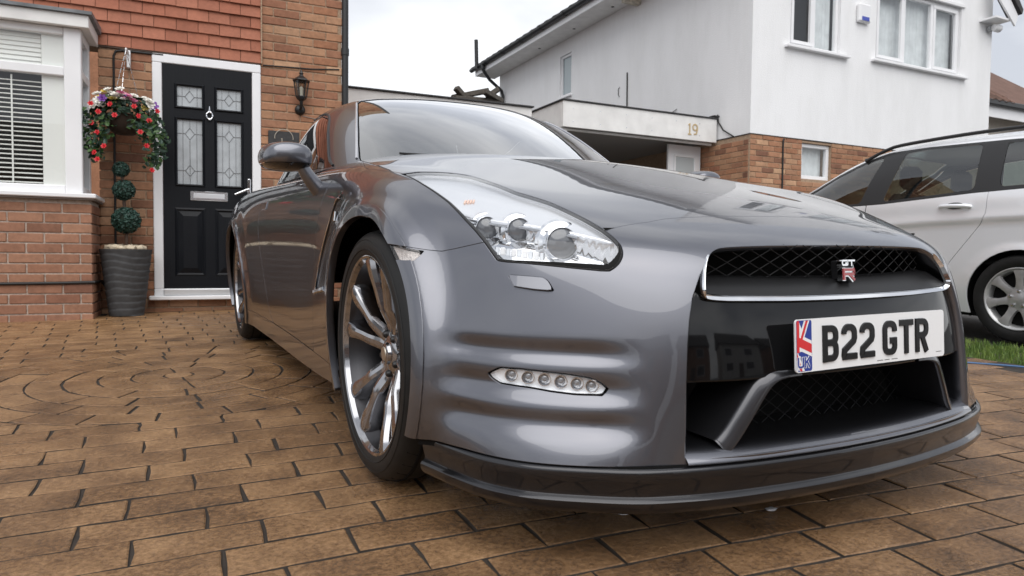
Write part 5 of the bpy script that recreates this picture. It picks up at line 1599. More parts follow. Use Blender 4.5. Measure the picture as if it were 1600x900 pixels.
MB().box(-3.3, FX - .062, -.12, -.10, .93, 2.14).build('room_back', ROOM_DARK, LH)
MB().box(-3.3, FX - .062, BY0 + .06, -.10, .915, .932).build('window_board', UPVC, LH)
# shutters: louvred panel with side stile, blades one by one
MB().box(-.985, -.842, BY0 + .040, BY0 + .062, .992, 1.795, .003).build('shutter_stile', SLAT, LH)
sl_me = None
for k in range(23):
    z = 1.008 + k * .0335
    if z > 1.775: break
    if sl_me is None:
        o = MB().box(-.40, .40, -.0185, .0185, -.0035, .0035, .002).build('shutter_blade', SLAT, LH); sl_me = o.data
    else: o = bpy.data.objects.new('shutter_blade', sl_me); COL.objects.link(o); o.parent = LH
    o.location = (-1.389, BY0 + .064, z); o.rotation_euler = (R(14), 0, 0)
MB().box(-1.175, -1.165, BY0 + .040, BY0 + .046, 1.0, 1.78).build('tilt_rod', SLAT, LH)
for k in range(7):
    o = bpy.data.objects.new('shutter_blade', sl_me); COL.objects.link(o); o.parent = LH; o.location = (-1.389, BY0 + .064, 1.878 + k * .0335); o.rotation_euler = (R(72), 0, 0)
MB().box(-.985, -.842, BY0 + .040, BY0 + .062, 1.862, 2.095, .003).build('shutter_stile', SLAT, LH)
MB().box(-3.4, BX1 - .008, BY0 - .055, -.002, 2.152, 2.166, .002).build('bay_soffit', WHITE_PAINT, LH)
MB().box(-3.4, BX1 + .004, BY0 - .075, BY0 - .056, 2.146, 2.238, .004).build('bay_fascia', WHITE_PAINT, LH)
MB().box(BX1 - .012, BX1 + .0035, BY0 - .055, -.003, 2.146, 2.238, .004).build('bay_side_fascia', WHITE_PAINT, LH)
V = [(-3.4, BY0 - .10, 2.238), (BX1 + .028, BY0 - .10, 2.238), (BX1 + .028, -.032, 2.238), (-3.4, -.032, 2.238), (-3.4, BY0 - .10, 2.262), (BX1 + .028, BY0 - .10, 2.262), (BX1 + .028, -.032, 2.300), (-3.4, -.032, 2.36)]
mesh_obj('bay_lead_roof', V, [(0, 3, 2, 1), (4, 5, 6, 7), (0, 1, 5, 4), (1, 2, 6, 5), (2, 3, 7, 6), (3, 0, 4, 7)], LEAD, LH)
# cables and rainwater pipe
MB().tube([(-2.4, BY0 - .026, .262), (-1.6, BY0 - .026, .258), (-.9, BY0 - .027, .266), (BX1 + .010, BY0 - .024, .272), (BX1 + .012, -.06, .265), (-.62, -.026, .20), (-.60, -.026, .03)], .011, 8).build('base_cable', CABLE, LH, True)
MB().tube([(-.20, -.024, 2.140), (-.50, -.024, 2.140), (-.545, -.024, 2.128), (-.56, -.024, 2.09), (-.562, -.024, 1.2), (-.563, -.024, .1)], .0085, 8).build('wall_cable', CABLE, LH, True)
MB().tube([(.915, -.02, 1.745), (1.02, -.022, 1.728), (1.23, -.022, 1.735)], .004, 6).build('lamp_cable', simple('grey_cable', (.30, .25, .21), .6), LH, True)
MB().tube([(.58, -.022, 2.155), (1.0, -.022, 2.17), (1.24, -.022, 2.195)], .006, 6).build('lamp_cable', CABLE, LH, True)
pp = MB(); pp.tube([(1.292, -.02, -.05), (1.292, -.02, 4.6)], .031, 16)
for z in (.5, 1.55, 2.33, 3.4): pp.tube([(1.292, -.02, z), (1.292, -.02, z + .06)], .037, 16)
pp.build('rain_pipe', BLACK_PLASTIC, LH, True)
# house name plaque
pq = MB().box(.622, .886, -.030, -.0185, 1.42, 1.592, .003).build('name_plaque', simple('slate', (.035, .034, .034), .6, noise=.4, nscale=30), LH)
MB().tube([(.754 + .078 * math.cos(t), -.034, 1.530 + .078 * math.sin(t)) for t in np.linspace(-.1, math.pi + .1, 24)], .0035, 6).build('plaque_arc', simple('plaque_ring', (.40, .36, .30), .5), pq, True)
def HLM(x, y, z): return HL @ Matrix.Translation((x, y, z)) @ Matrix.Rotation(R(90), 4, 'X')
for ch, x in (('1', .722),):
    o = letter('plaque_number', ch, .028, .05, .007, 0, .002, bpy.data.materials['plaque_ring'], None, Matrix.Identity(4)); o.parent = pq; o.matrix_parent_inverse = Matrix.Identity(4)
    o.location = (x, -.032, 1.480); o.rotation_euler = (R(90), 0, 0); o.matrix_basis = Matrix.Translation((x, -.032, 1.480)) @ Matrix.Rotation(R(90), 4, 'X')

# wall lantern
LN = empty('wall_lantern', mat=HL @ Matrix.Translation((.893, -.012, 1.74)))
tag(LN, 'black metal coach lantern on the brick wall beside the door', 'lantern')
lb_ = MB(); lb_.lathe([(.0001, -.045), (.020, -.042), (.040, -.030), (.046, -.015), (.046, .0)], 24, 'y', (0, 0, .055)); lb_.tube([(0, -.03, .055), (0, -.085, .06), (0, -.105, .085), (0, -.105, .125)], [.012, .012, .012, .016], 10)
lb_.build('bracket', SATIN_BLACK, LN, True)
lc = MB(); lc.lathe([(.018, .115), (.036, .128), (.044, .140), (.050, .150), (.046, .156)], 6, 'z', (0, -.105, 0))
for k in range(6):
    a = math.pi / 3 * k; lc.tube([(.044 * math.cos(a), -.105 + .044 * math.sin(a), .150), (.064 * math.cos(a), -.105 + .064 * math.sin(a), .285)], .005, 6)
lc.lathe([(.066, .282), (.078, .290), (.070, .300), (.045, .318), (.022, .334), (.014, .345), (.020, .356), (.010, .372), (.0001, .395)], 6, 'z', (0, -.105, 0))
lc.build('cage', SATIN_BLACK, LN)
MB().lathe([(.041, .155), (.061, .284)], 6, 'z', (0, -.105, 0)).build('lamp_glass', thin_glass('lantern_glass', (.80, .80, .76), 1.5, .08, 1.6), LN)
MB().lathe([(.0001, .16), (.012, .162), (.014, .20), (.020, .225), (.0001, .25)], 12, 'z', (0, -.105, 0)).build('bulb', simple('bulb_white', (.8, .78, .72), .3), LN, True)

# ------------------------------------------------------------------ planting
LEAF_D = simple('leaf_dark', (.018, .050, .028), .45, noise=.4, nscale=18)
LEAF_L = simple('leaf_light', (.055, .115, .030), .5, noise=.4, nscale=18)
LEAF_BOX = simple('topiary_leaf', (.024, .070, .052), .5, noise=.5, nscale=30)
def leaf_cloud(name, pts, size, mat, parent, seed, shape=6):
    r = random.Random(seed); V, F = [], []
    for (p, nrm_) in pts:
        s_ = size * r.uniform(.7, 1.3); d = Vector(nrm_) + Vector((r.uniform(-.7, .7), r.uniform(-.7, .7), r.uniform(-.7, .7))); d.normalize()
        t = d.orthogonal().normalized(); t.rotate(Matrix.Rotation(r.uniform(0, 6.28), 3, d)); b = d.cross(t); n0 = len(V); p = Vector(p)
        for (u, v, w) in ((0, -.5, 0), (.34, -.15, .06), (.30, .22, .05), (0, .60, -.10), (-.30, .22, .05), (-.34, -.15, .06)): V.append(p + t * (u * s_) + b * (v * s_) + d * (w * s_))
        F += [(n0, n0 + 1, n0 + 2, n0 + 3), (n0, n0 + 3, n0 + 4, n0 + 5)]
    return mesh_obj(name, V, F, mat, parent)
TP = empty('topiary_pot', mat=HL @ Matrix.Translation((-.468, -.25, .0)))
tag(TP, 'grey ribbed planter with a three ball topiary beside the door', 'potted plant')
prof_ = []
n_ = 72; ring = 64; Vp, Fp = [], []
for i in range(n_ + 1):
    t = i / n_; z = t * .525; r0 = .122 + .062 * t
    for k in range(ring):
        a = 2 * math.pi * k / ring
        ph = z / .052 + .22 * math.sin(a * 2 + z * 6) + .15 * math.sin(a * 3 - 1.3)
        rr_ = r0 + .0065 * ((ph % 1.0) ** .6) - .003
        if t > .97: rr_ = r0 + .004
        Vp.append((rr_ * math.cos(a), rr_ * math.sin(a), z))
for i in range(n_):
    for k in range(ring): Fp.append((i * ring + k, i * ring + (k + 1) % ring, (i + 1) * ring + (k + 1) % ring, (i + 1) * ring + k))
c0 = len(Vp)
for (rr_, z) in ((.172, .525), (.168, .49)):
    for k in range(ring): a = 2 * math.pi * k / ring; Vp.append((rr_ * math.cos(a), rr_ * math.sin(a), z))
top = n_ * ring
for k in range(ring): k2 = (k + 1) % ring; Fp.append((top + k, top + k2, c0 + k2, c0 + k)); Fp.append((c0 + k, c0 + k2, c0 + ring + k2, c0 + ring + k))
Fp.append(tuple(c0 + ring + k for k in range(ring)))
po = mesh_obj('planter', Vp, Fp, simple('planter_grey', (.055, .056, .058), .7, noise=.25, nscale=20), TP); smooth_by_angle(po.data, 60)
MB().tube([(0, 0, .45), (.004, .002, .66), (-.010, 0, .90), (-.022, 0, 1.14)], .012, 8).build('stem', TIMBER_AND_SHADE, TP, True)
for (x, z, r_) in ((.004, .752, .104), (-.010, .990, .080), (-.028, 1.152, .060)):
    rs = random.Random(int(z * 100)); pts = []
    for i in range(int(1500 * (r_ / .1) ** 2)):
        v = Vector((rs.gauss(0, 1), rs.gauss(0, 1), rs.gauss(0, 1))).normalized(); rad = r_ * (1 - .16 * rs.random() ** 2 + (.05 if rs.random() > .93 else 0)); pts.append(((x + v.x * rad, v.y * rad, z + v.z * rad), v))
    b_ = leaf_cloud('topiary_ball', pts, .0165, LEAF_BOX, TP, int(z * 10))
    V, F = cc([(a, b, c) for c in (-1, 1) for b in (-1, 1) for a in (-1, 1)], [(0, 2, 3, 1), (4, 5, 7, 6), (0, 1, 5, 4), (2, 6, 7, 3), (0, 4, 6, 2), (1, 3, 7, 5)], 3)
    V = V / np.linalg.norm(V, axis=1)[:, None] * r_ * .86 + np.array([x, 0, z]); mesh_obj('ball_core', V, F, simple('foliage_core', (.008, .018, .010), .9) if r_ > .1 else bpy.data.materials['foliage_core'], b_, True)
for k, (x, y, s_) in enumerate(((-.07, -.09, .042), (-.02, -.11, .030), (.045, -.10, .036), (.10, -.07, .040), (.03, -.04, .04), (-.11, -.03, .04), (.11, .02, .036), (-.05, .06, .045), (.05, .07, .045))):
    V, F = cc([(a, b, c) for c in (-1, 1) for b in (-1, 1) for a in (-1, 1)], [(0, 2, 3, 1), (4, 5, 7, 6), (0, 1, 5, 4), (2, 6, 7, 3), (0, 4, 6, 2), (1, 3, 7, 5)], 2)
    rr_ = np.random.RandomState(k); V = V * np.array([1, .8, .7]) * s_ * (1 + .2 * rr_.randn(len(V), 1)); V = V + np.array([x, y, .522 + s_ * .3])
    mesh_obj('pebble', V, F, simple('pebble', (.62, .52, .38), .7, noise=.3, nscale=20) if k == 0 else bpy.data.materials['pebble'], TP, True)

HB = empty('hanging_basket', mat=HL @ Matrix.Translation((-.468, -.25, 1.50)))
tag(HB, 'hanging basket of red and white flowers with trailing ivy by the door', 'hanging basket')
MB().lathe([(.0001, -.075), (.07, -.07), (.12, -.03), (.145, .03), (.150, .07)], 28).build('bowl', simple('basket_liner', (.035, .022, .014), .9), HB, True)
br = MB(); br.box(-.014 + .016, .014 + .016, .19, .235, .50, .64, .004); br.tube([(.016, .22, .60), (.016, .10, .615), (.016, 0, .60), (.016, -.012, .585)], .007, 8); br.build('bracket', UPVC, HB, True)
for k in range(3):
    a = 2 * math.pi * k / 3 + .4
    pts = [Vector((.016, -.01, .585)).lerp(Vector((.14 * math.cos(a), .14 * math.sin(a), .08)), t) for t in np.linspace(0, 1, 12)]
    ch_ = MB()
    for i in range(11): ch_.tube([pts[i], pts[i].lerp(pts[i + 1], .8)], .0032 if i % 2 else .0024, 5)
    ch_.build('chain', SATIN_CHROME, HB)
rs = random.Random(5); pd, pl_ = [], []
for i in range(420):
    a = rs.uniform(0, 2 * math.pi); e = rs.uniform(-.15, 1.2); rad = rs.uniform(.85, 1.1)
    v = Vector((math.cos(a) * math.cos(e), math.sin(a) * math.cos(e) * .8, math.sin(e)))
    (pd if rs.random() < .72 else pl_).append((Vector((v.x * .235 * rad, v.y * .22 * rad, .06 + v.z * .17 * rad)), v))
for (ax, ln, n_) in ((-.235, .27, 60), (-.20, .34, 70), (-.16, .36, 70), (.18, .38, 80), (.225, .34, 80), (.255, .30, 60), (.20, .20, 50), (-.25, .14, 50), (-.10, .22, 26), (.12, .18, 26)):
    for i in range(n_):
        t = rs.random(); x = ax * (1 + .12 * math.sin(t * 5 + ax * 20)) + rs.gauss(0, .026); z = .06 - t * ln + rs.gauss(0, .012)
        (pd if rs.random() < .6 else pl_).append((Vector((x, -.12 - .03 * math.sin(t * 3) + rs.gauss(0, .03), z)), Vector((ax * 2, -.8, .4))))
leaf_cloud('ivy_leaves', pd, .042, LEAF_D, HB, 1); leaf_cloud('pale_leaves', pl_, .040, LEAF_L, HB, 2)
PET = {'r': simple('petal_red', (.62, .020, .030), .5), 'w': simple('petal_white', (.80, .78, .72), .5), 'y': simple('petal_yellow', (.72, .58, .14), .5), 'p': simple('petal_purple', (.20, .06, .34), .5), 'k': simple('petal_pink', (.66, .20, .34), .5)}
def flower_mesh(key, s_):
    V, F = [], []
    for ring_, (r0, tilt, nP) in enumerate(((1.0, .25, 6), (.7, .7, 5), (.4, 1.1, 4))):
        for k in range(nP):
            a = 2 * math.pi * k / nP + ring_ * .5; d = Vector((math.cos(a), math.sin(a), 0)); t = Vector((-math.sin(a), math.cos(a), 0)); n0 = len(V); c_, s2 = math.cos(tilt), math.sin(tilt)
            for (u, v) in ((.05, 0), (.5, .34), (.95, .22), (1.0, 0), (.95, -.22), (.5, -.34)): V.append((d * (u * c_ * r0) + t * (v * r0) + Vector((0, 0, u * s2 * r0))) * s_)
            F += [(n0, n0 + 1, n0 + 2, n0 + 3), (n0, n0 + 3, n0 + 4, n0 + 5)]
    return mesh_obj('flower', V, F, PET[key], HB)
first = {}
def put_flower(key, x, y, z, s_=.024):
    if key not in first: o = flower_mesh(key, .024); first[key] = o.data
    else: o = bpy.data.objects.new('flower', first[key]); COL.objects.link(o); o.parent = HB
    o.scale = (s_ / .024,) * 3; o.matrix_basis = Matrix.Translation((x, y, z)) @ frame_from((x * 1.2 + rs.uniform(-.3, .3), -.8 if z < .16 else -.5, .25 if z < .16 else .9)) @ Matrix.Scale(s_ / .024, 4)
for (px, py) in ((-.205, .115), (-.075, .115), (-.155, .055), (-.045, .035), (-.205, -.03), (-.165, -.10), (.085, .115), (.115, .045), (.185, .02), (.125, -.075), (.165, -.175), (-.165, -.30), (-.185, -.25), (-.12, -.20), (.20, -.36), (.24, .10)):
    put_flower('r', px, -.235 + abs(px) * .25, py, .022)
for i in range(52):
    a = rs.uniform(-.21, .22); key = rs.choices('wwwwykp', k=1)[0]
    put_flower(key, a, rs.uniform(-.23, .02), .215 - 1.6 * a * a + rs.uniform(-.05, .025), rs.uniform(.026, .040))

# ------------------------------------------------------------------ flat-roofed garage behind the car, with timber lying on it
GA = empty('garage', mat=HL)
tag(GA, 'flat roofed white garage behind the coupe roof', 'garage')
MB().box(1.36, 3.92, 1.5, 1.53, 2.19, 2.405, .004).build('fascia', WHITE_PAINT, GA)
MB().box(1.36, 3.90, 1.55, 6.5, -.1, 2.30).build('wall', WHITE_PAINT, GA)
MB().box(1.34, 3.94, 1.47, 6.5, 2.407, 2.425, .003).build('roof_felt', simple('roof_felt', (.06, .06, .062), .9, noise=.4), GA)
MB().box(1.5, 3.7, 1.543, 1.549, -.1, 2.0).build('garage_door', UPVC, GA)
WB = MB(); WB.box(-.32, .32, -.04, .04, 0, .06, .006); wb = WB.build('timber_offcut', OLD_TIMBER)
for k, (x, y, z, rz, ry, s_) in enumerate(((3.22, 1.62, 2.427, 8, -4, 1.0), (3.15, 1.66, 2.50, -12, -14, .75), (3.42, 1.60, 2.49, 30, 9, .55), (3.02, 1.63, 2.47, 20, 35, .42), (3.46, 1.66, 2.55, -20, -35, .3))):
    o = wb if k == 0 else link_copy(wb); o.matrix_world = HL @ Matrix.Translation((x, y, z)) @ Matrix.Rotation(R(rz), 4, 'Z') @ Matrix.Rotation(R(ry), 4, 'Y') @ Matrix.Diagonal((s_, 1, 1, 1))
    tag(o, ('longest weathered timber lying flat on the garage roof', 'weathered timber laid slanting over the longest one on the garage roof', 'short timber at the right of the garage roof heap', 'timber stub tilted up at the left of the garage roof heap', 'smallest timber sticking up at the right end of the roof heap')[k], 'timber', 'timber heap on the garage roof')

# ------------------------------------------------------------------ white rendered house on the right
RH = empty('white_house', mat=HR)
tag(RH, 'white rendered two storey house with brick ground floor and black gutters', 'house')
# first-floor walls with window openings (front face y=0, side face x=0)
def wall_with_holes(name, x0, x1, z0, z1, holes, thick, mat, parent, axis='x', pos=0.0):
    xs = sorted({x0, x1, *[h[0] for h in holes], *[h[1] for h in holes]}); zs = sorted({z0, z1, *[h[2] for h in holes], *[h[3] for h in holes]})
    V, F, vid = [], [], {}
    def v(i, k, y):
        key = (i, k, y)
        if key not in vid: vid[key] = len(V); V.append((xs[i], pos + y, zs[k]) if axis == 'x' else (pos + y, xs[i], zs[k]))
        return vid[key]
    solid = lambda i, k: 0 <= i < len(xs) - 1 and 0 <= k < len(zs) - 1 and not any(h[0] <= xs[i] and xs[i + 1] <= h[1] and h[2] <= zs[k] and zs[k + 1] <= h[3] for h in holes)
    for i in range(len(xs) - 1):
        for k in range(len(zs) - 1):
            if not solid(i, k): continue
            F.append((v(i, k, 0), v(i + 1, k, 0), v(i + 1, k + 1, 0), v(i, k + 1, 0)) if axis == 'x' else (v(i, k, 0), v(i, k + 1, 0), v(i + 1, k + 1, 0), v(i + 1, k, 0)))
            for (di, dk, a, b) in ((-1, 0, (i, k), (i, k + 1)), (1, 0, (i + 1, k), (i + 1, k + 1)), (0, -1, (i, k), (i + 1, k)), (0, 1, (i, k + 1), (i + 1, k + 1))):
                if not solid(i + di, k + dk): F.append((v(*a, 0), v(*b, 0), v(*b, thick), v(*a, thick)))
    return mesh_obj(name, V, F, mat, parent)
H1, H2, HS = (.70, 1.72, 1.29, 2.45), (2.50, 4.58, 1.33, 2.45), (4.82, 5.27, 1.53, 2.37)
wall_with_holes('front_wall', 0, 5.43, 0.0, 4.6, [H1, H2], .12, RENDER, RH)
wall_with_holes('side_wall', .12, 8.2, 0.0, 2.82, [HS], .12, RENDER, RH, axis='y', pos=.0)
MB().box(5.31, 5.43, .12, 8.2, -2.6, 4.6).build('far_wall', RENDER, RH)
MB().box(.02, 5.31, 8.1, 8.2, -2.6, 2.8).build('rear_wall', RENDER, RH)
GW = (.985, 1.59, -.56, -.045)
gb = MB(); gb.box(-.0085, .985, -.0085, .2, -2.6, -.013); gb.box(1.59, 5.42, -.0085, .2, -2.6, -.013); gb.box(.985, 1.59, -.0085, .2, -2.6, -.56); gb.box(.985, 1.59, -.0085, .2, -.045, -.013); gb.box(-.0085, .12, .2, 8.2, -2.6, -.013)
gb.build('brick_core', MORTAR_BROWN, RH)
lay_bricks(RH, -.002, .982, -.970, -.006, -.016, BRICK_WARM); lay_bricks(RH, 1.593, 2.95, -.970, -.006, -.016, BRICK_WARM); lay_bricks(RH, .990, 1.585, -.970, -.565, -.016, BRICK_WARM)
side_me = {}
for j in range(12):
    z = -.97 + j * .075; yy = .0 - (.11 if j % 2 else 0)
    if z > -.07: continue
    while yy < 1.3:
        a, b = max(yy, .018), min(yy + .2155, 1.3)
        if b - a > .03:
            kk = round(b - a, 2)
            if kk not in side_me:
                o = MB().box(-.016, .012, -(b - a) / 2, (b - a) / 2, 0, .065, .004).build('brick', BRICK_WARM, RH); side_me[kk] = o.data
            else: o = bpy.data.objects.new('brick', side_me[kk]); COL.objects.link(o); o.parent = RH
            o.location = (0, (a + b) / 2, z)
        yy += .2255
MB().box(.0, 5.43, -.022, .010, -.012, .0, .002).build('render_stop', SATIN_BLACK, RH)
MB().box(-.020, .010, -.02, 1.3, -.0125, -.0005, .002).build('render_stop', SATIN_BLACK, RH)
def casement(parent, x0, x1, z0, z1, divs, y, openers=()):
    f = panel_frame(parent, 'window', x0, x1, z0, z1, y, y + .06, .055, UPVC)
    e = [x0 + .055] + [x0 + d * (x1 - x0) for d in divs] + [x1 - .055]
    for d in divs: MB().box(x0 + d * (x1 - x0) - .03, x0 + d * (x1 - x0) + .03, y - .002, y + .058, z0 + .0555, z1 - .0555, .004).build('mullion', UPVC, f)
    for i in range(len(e) - 1):
        a, b = e[i] + (.03 if i else 0), e[i + 1] - (.03 if i < len(e) - 2 else 0)
        if i in openers: panel_frame(f, 'opening_light', a + .001, b - .001, z0 + .056, z1 - .056, y - .014, y + .03, .048, UPVC); a += .04; b -= .04
        mesh_obj('pane', [(a - .004, y + .031, z0 + .05), (b + .004, y + .031, z0 + .05), (b + .004, y + .031, z1 - .05), (a - .004, y + .031, z1 - .05)], [(0, 1, 2, 3)], GLASS, f)
    return f
MB().box(.60, 1.875, -.075, .06, 1.250, 1.2885, .005).build('window_sill', UPVC, RH)
MB().box(2.40, 4.72, -.075, .06, 1.290, 1.3285, .005).build('window_sill', UPVC, RH)
MB().box(4.75, 5.33, .03, .10, 1.49, 1.528, .005).build('window_sill', UPVC, RH) if False else None
casement(RH, .702, 1.718, 1.2895, 2.449, [.5], .04, (0,)); casement(RH, 2.502, 4.578, 1.3295, 2.449, [.335, .665], .04, (0, 2))
MB().box(2.46, 4.64, -.03, .04, 2.45, 2.50, .004).build('window_head', RENDER, RH)
casement(RH, .987, 1.588, -.558, -.047, [], .03)
CURT = simple('net_curtain', (.72, .74, .75), .8, noise=.15, nscale=6)
def curtain(x0, x1, z0, z1, y, amp=.012):
    n_ = int((x1 - x0) / .02); r0, r1 = [], []
    for i in range(n_ + 1):
        x = x0 + (x1 - x0) * i / n_; yy = y + amp * math.sin(x * 75) + amp * .5 * math.sin(x * 41); r0.append((x, yy, z0)); r1.append((x, yy, z1))
    V, F = loft([r0, r1]); mesh_obj('curtain', V, F, CURT, RH, True)
curtain(1.26, 1.68, 1.31, 2.44, .16); curtain(2.55, 4.54, 1.36, 2.44, .17, .004); curtain(1.03, 1.55, -.53, -.07, .15, .004)
MB().box(.1, 5.2, .55, .57, 1.0, 2.6).build('room_back', simple('room_grey', (.16, .17, .18), .9), RH); MB().box(.8, 1.8, .4, .42, -.9, 0).build('room_back', ROOM_DARK, RH)
# side window
sw = MB(); sw.box(.03, .09, 4.822, 4.877, 1.532, 2.368, .004); sw.box(.03, .09, 5.213, 5.268, 1.532, 2.368, .004); sw.box(.031, .089, 4.8775, 5.2125, 1.532, 1.585, .004); sw.box(.031, .089, 4.8775, 5.2125, 2.315, 2.368, .004); sw.build('side_window', UPVC, RH)
MB().box(.055, .062, 4.872, 5.218, 1.58, 2.32).build('pane', simple('obscure_glass', (.30, .36, .38), .2, 0, .5), RH)
MB().box(-.05, .03, 4.78, 5.31, 1.495, 1.5295, .004).build('window_sill', UPVC, RH)
# roof along the side: soffit, fascia, gutter, tiles
ov = -.50
MB().box(ov, -.001, -.25, 8.5, 2.66, 2.675).build('soffit', WHITE_PAINT, RH)
MB().box(ov - .02, ov - .001, -.25, 8.5, 2.655, 2.83, .003).build('fascia_board', UPVC, RH)
gu = []
for y in (-.25, 8.6): gu.append([(ov - .078 + .055 * math.cos(a), y, 2.815 + .055 * math.sin(a)) for a in np.linspace(R(180), R(360), 10)] + [(ov - .078 + .050 * math.cos(a), y, 2.815 + .050 * math.sin(a)) for a in np.linspace(R(360), R(180), 10)])
V, F = loft(gu, closed=True); F += [tuple(range(20)), tuple(range(39, 19, -1))]; mesh_obj('gutter', V, F, BLACK_PLASTIC, RH)
gb_ = MB()
for y in np.arange(.5, 8.5, .9): MB().tube([(ov - .078 + .059 * math.cos(a), y, 2.815 + .059 * math.sin(a)) for a in np.linspace(R(180), R(360), 9)], .008, 6).build('gutter_clip', BLACK_PLASTIC, RH)
ROOF_T = simple('dark_roof_tile', (.05, .048, .048), .8, noise=.4, nscale=14)
rt = MB()
for i in range(29):
    y = -.3 + i * .31; V = []
    for (x, z) in ((ov - .10, 2.845), (2.2, 4.55)):
        for t in np.linspace(0, .31, 6): V.append((x, y + t, z + .030 * math.sin(t / .31 * math.pi) ** 2))
    o = mesh_obj('roof_tile_row', V + [(x, y_, z - .035) for (x, y_, z) in V], [(k, k + 1, k + 7, k + 6) for k in range(5)] + [(k + 12, k + 18, k + 19, k + 13) for k in range(5)] + [(k, k + 12, k + 13, k + 1) for k in range(5)] + [(0, 6, 18, 12), (5, 17, 23, 11)], ROOF_T, RH)
for y in (.9, 2.0, 3.1, 4.4, 5.8): MB().lathe([(.0001, 2.6545), (.03, 2.655), (.03, 2.659)], 12, 'z', (ov + .30, y, 0)).build('soffit_vent', BLACK_PLASTIC, RH)
MB().box(-.32, 0, 2.55, 2.66, 2.56, 2.64, .004).build('beam_end', simple('peeling_paint', (.62, .56, .46), .8, noise=.5, nscale=14), RH)
dp = MB(); dp.tube([(ov - .078, 7.9, 2.79), (ov - .07, 7.9, 2.66), (ov + .1, 7.9, 2.46), (-.09, 7.9, 2.24), (-.055, 7.9, 2.12), (-.055, 7.9, -.5)], .038, 12); dp.tube([(ov - .078, 7.9, 2.83), (ov - .078, 7.9, 2.69)], .05, 12)
dp.build('downpipe', BLACK_PLASTIC, RH, True)
MB().tube([(ov - .13, 8.15, 2.75), (ov - .15, 8.15, 3.42)], .045, 12).build('vent_stack', BLACK_PLASTIC, RH, True)
# gable bargeboard and camera at the far front corner
MB().prism([(5.05, 2.62), (5.55, 2.22), (5.62, 2.40), (5.20, 2.82)], -.30, -.27, 'xz').build('bargeboard', UPVC, RH)
MB().prism([(5.12, 2.90), (5.66, 2.42), (5.69, 2.50), (5.2, 3.05)], -.34, -.10, 'xz').build('verge', ROOF_T, RH)
MB().box(5.06, 5.48, -.27, .0, 2.30, 2.33).build('box_end', UPVC, RH)
# alarm box, cables
ab = MB().box(2.04, 2.30, -.07, -.001, 1.82, 2.09, .02).build('alarm_box', UPVC, RH); MB().box(2.09, 2.25, -.074, -.0695, 1.84, 1.90, .002).build('alarm_lens', simple('alarm_blue', (.05, .08, .42), .3), ab)
MB().tube([(-.012, 2.90, 1.50), (-.012, 2.89, .80), (-.012, 2.89, .36)], .012, 6).build('wall_cable', CABLE, RH)
MB().tube([(-.012, 3.12, 1.30), (-.012, 3.16, 1.27), (-.012, 3.16, 1.17), (-.012, 3.12, 1.13)], .006, 6).build('wall_cable', CABLE, RH)
MB().tube([(-.012, 1.55, .62), (-.012, 2.42, .34)], .006, 6).build('wall_cable', simple('dusty_cable', (.30, .30, .30), .7), RH)
MB().tube([(.62, -.024, -.03), (.60, -.024, -.06), (.605, -.024, -.9)], .013, 6).build('wall_cable', CABLE, RH)
MB().tube([(-.02, .62, .36), (-.022, .60, .25), (-.022, .50, .12), (-.018, .30, .0)], .010, 6).build('wall_cable', CABLE, RH)
MB().box(-.10, .02, .60, .72, .325, .345, .003).build('felt_flap', simple('felt_flap', (.05, .05, .05), .9), RH)
# security camera
SCM = empty('security_camera', mat=HR @ Matrix.Translation((5.30, -.02, 2.21)))
tag(SCM, 'small white security camera under the eaves of the white house', 'camera')
MB().lathe([(.0001, -.05), (.05, -.05), (.055, 0)], 16, 'y').build('mount', simple('camera_grey', (.35, .36, .37), .5), SCM, True)
cb = MB(); cb.lathe([(.0001, -.06), (.05, -.055), (.062, -.02), (.062, .09), (.055, .10), (.045, .10)], 20, 'x', (.04, -.09, .0)); cb.build('body', UPVC, SCM, True)
MB().lathe([(.0001, .096), (.045, .096)], 16, 'x', (.04, -.09, .0)).build('lens', GLOSS_BLACK, SCM)

# carport with house number
CP = empty('carport', mat=HR)
tag(CP, 'white flat roofed carport with gold number 19 on its fascia', 'carport')
MB().box(-2.60, -.03, .62, .66, -.045, .290, .004).build('fascia', WHITE_PAINT, CP)
MB().box(-2.60, -2.56, .6605, 6.2, -.045, .290, .004).build('side_fascia', WHITE_PAINT, CP)
MB().box(-2.62, -.02, .60, 6.2, .2915, .310, .003).build('roof_felt', bpy.data.materials['roof_felt'], CP)
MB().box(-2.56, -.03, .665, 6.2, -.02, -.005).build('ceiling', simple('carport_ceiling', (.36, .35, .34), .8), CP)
MB().box(-2.60, -.64, 2.9, 2.96, -2.6, -.02).build('back_wall', TIMBER_AND_SHADE, CP)  # brick wall; the shade under the ceiling is put into its dark colour
MB().box(-2.56, -.05, .70, .74, -.075, -.045, .003).build('beam', WHITE_PAINT, CP)
MB().box(-2.60, -2.50, .68, .78, -2.6, -.046, .004).build('post', WHITE_PAINT, CP)
gd = MB().box(-.635, -.035, .95, .99, -2.5, -.06, .004).build('side_door', UPVC, CP)
panel_frame(gd, 'door_panel', -.54, -.13, -2.3, -.20, .932, .949, .035, UPVC); MB().box(-.505, -.165, .943, .9485, -1.0, -.235).build('door_pane', simple('obscure_pane', (.50, .54, .55), .25), gd)
GOLD = simple('number_gold', (.62, .47, .26), .35, .5)
for ch, x in (('1', -.585), ('9', -.485)):
    mb = MB()
    for i, (pts, cl) in enumerate(glyph(ch, .10, .16, .020)): stroke(mb, pts, .020, 0, .006 - .0003 * i, bool(cl), .1)
    o = mb.build('house_number', GOLD, CP); o.matrix_basis = Matrix.Translation((x, .618, .03)) @ Matrix.Rotation(R(90), 4, 'X')
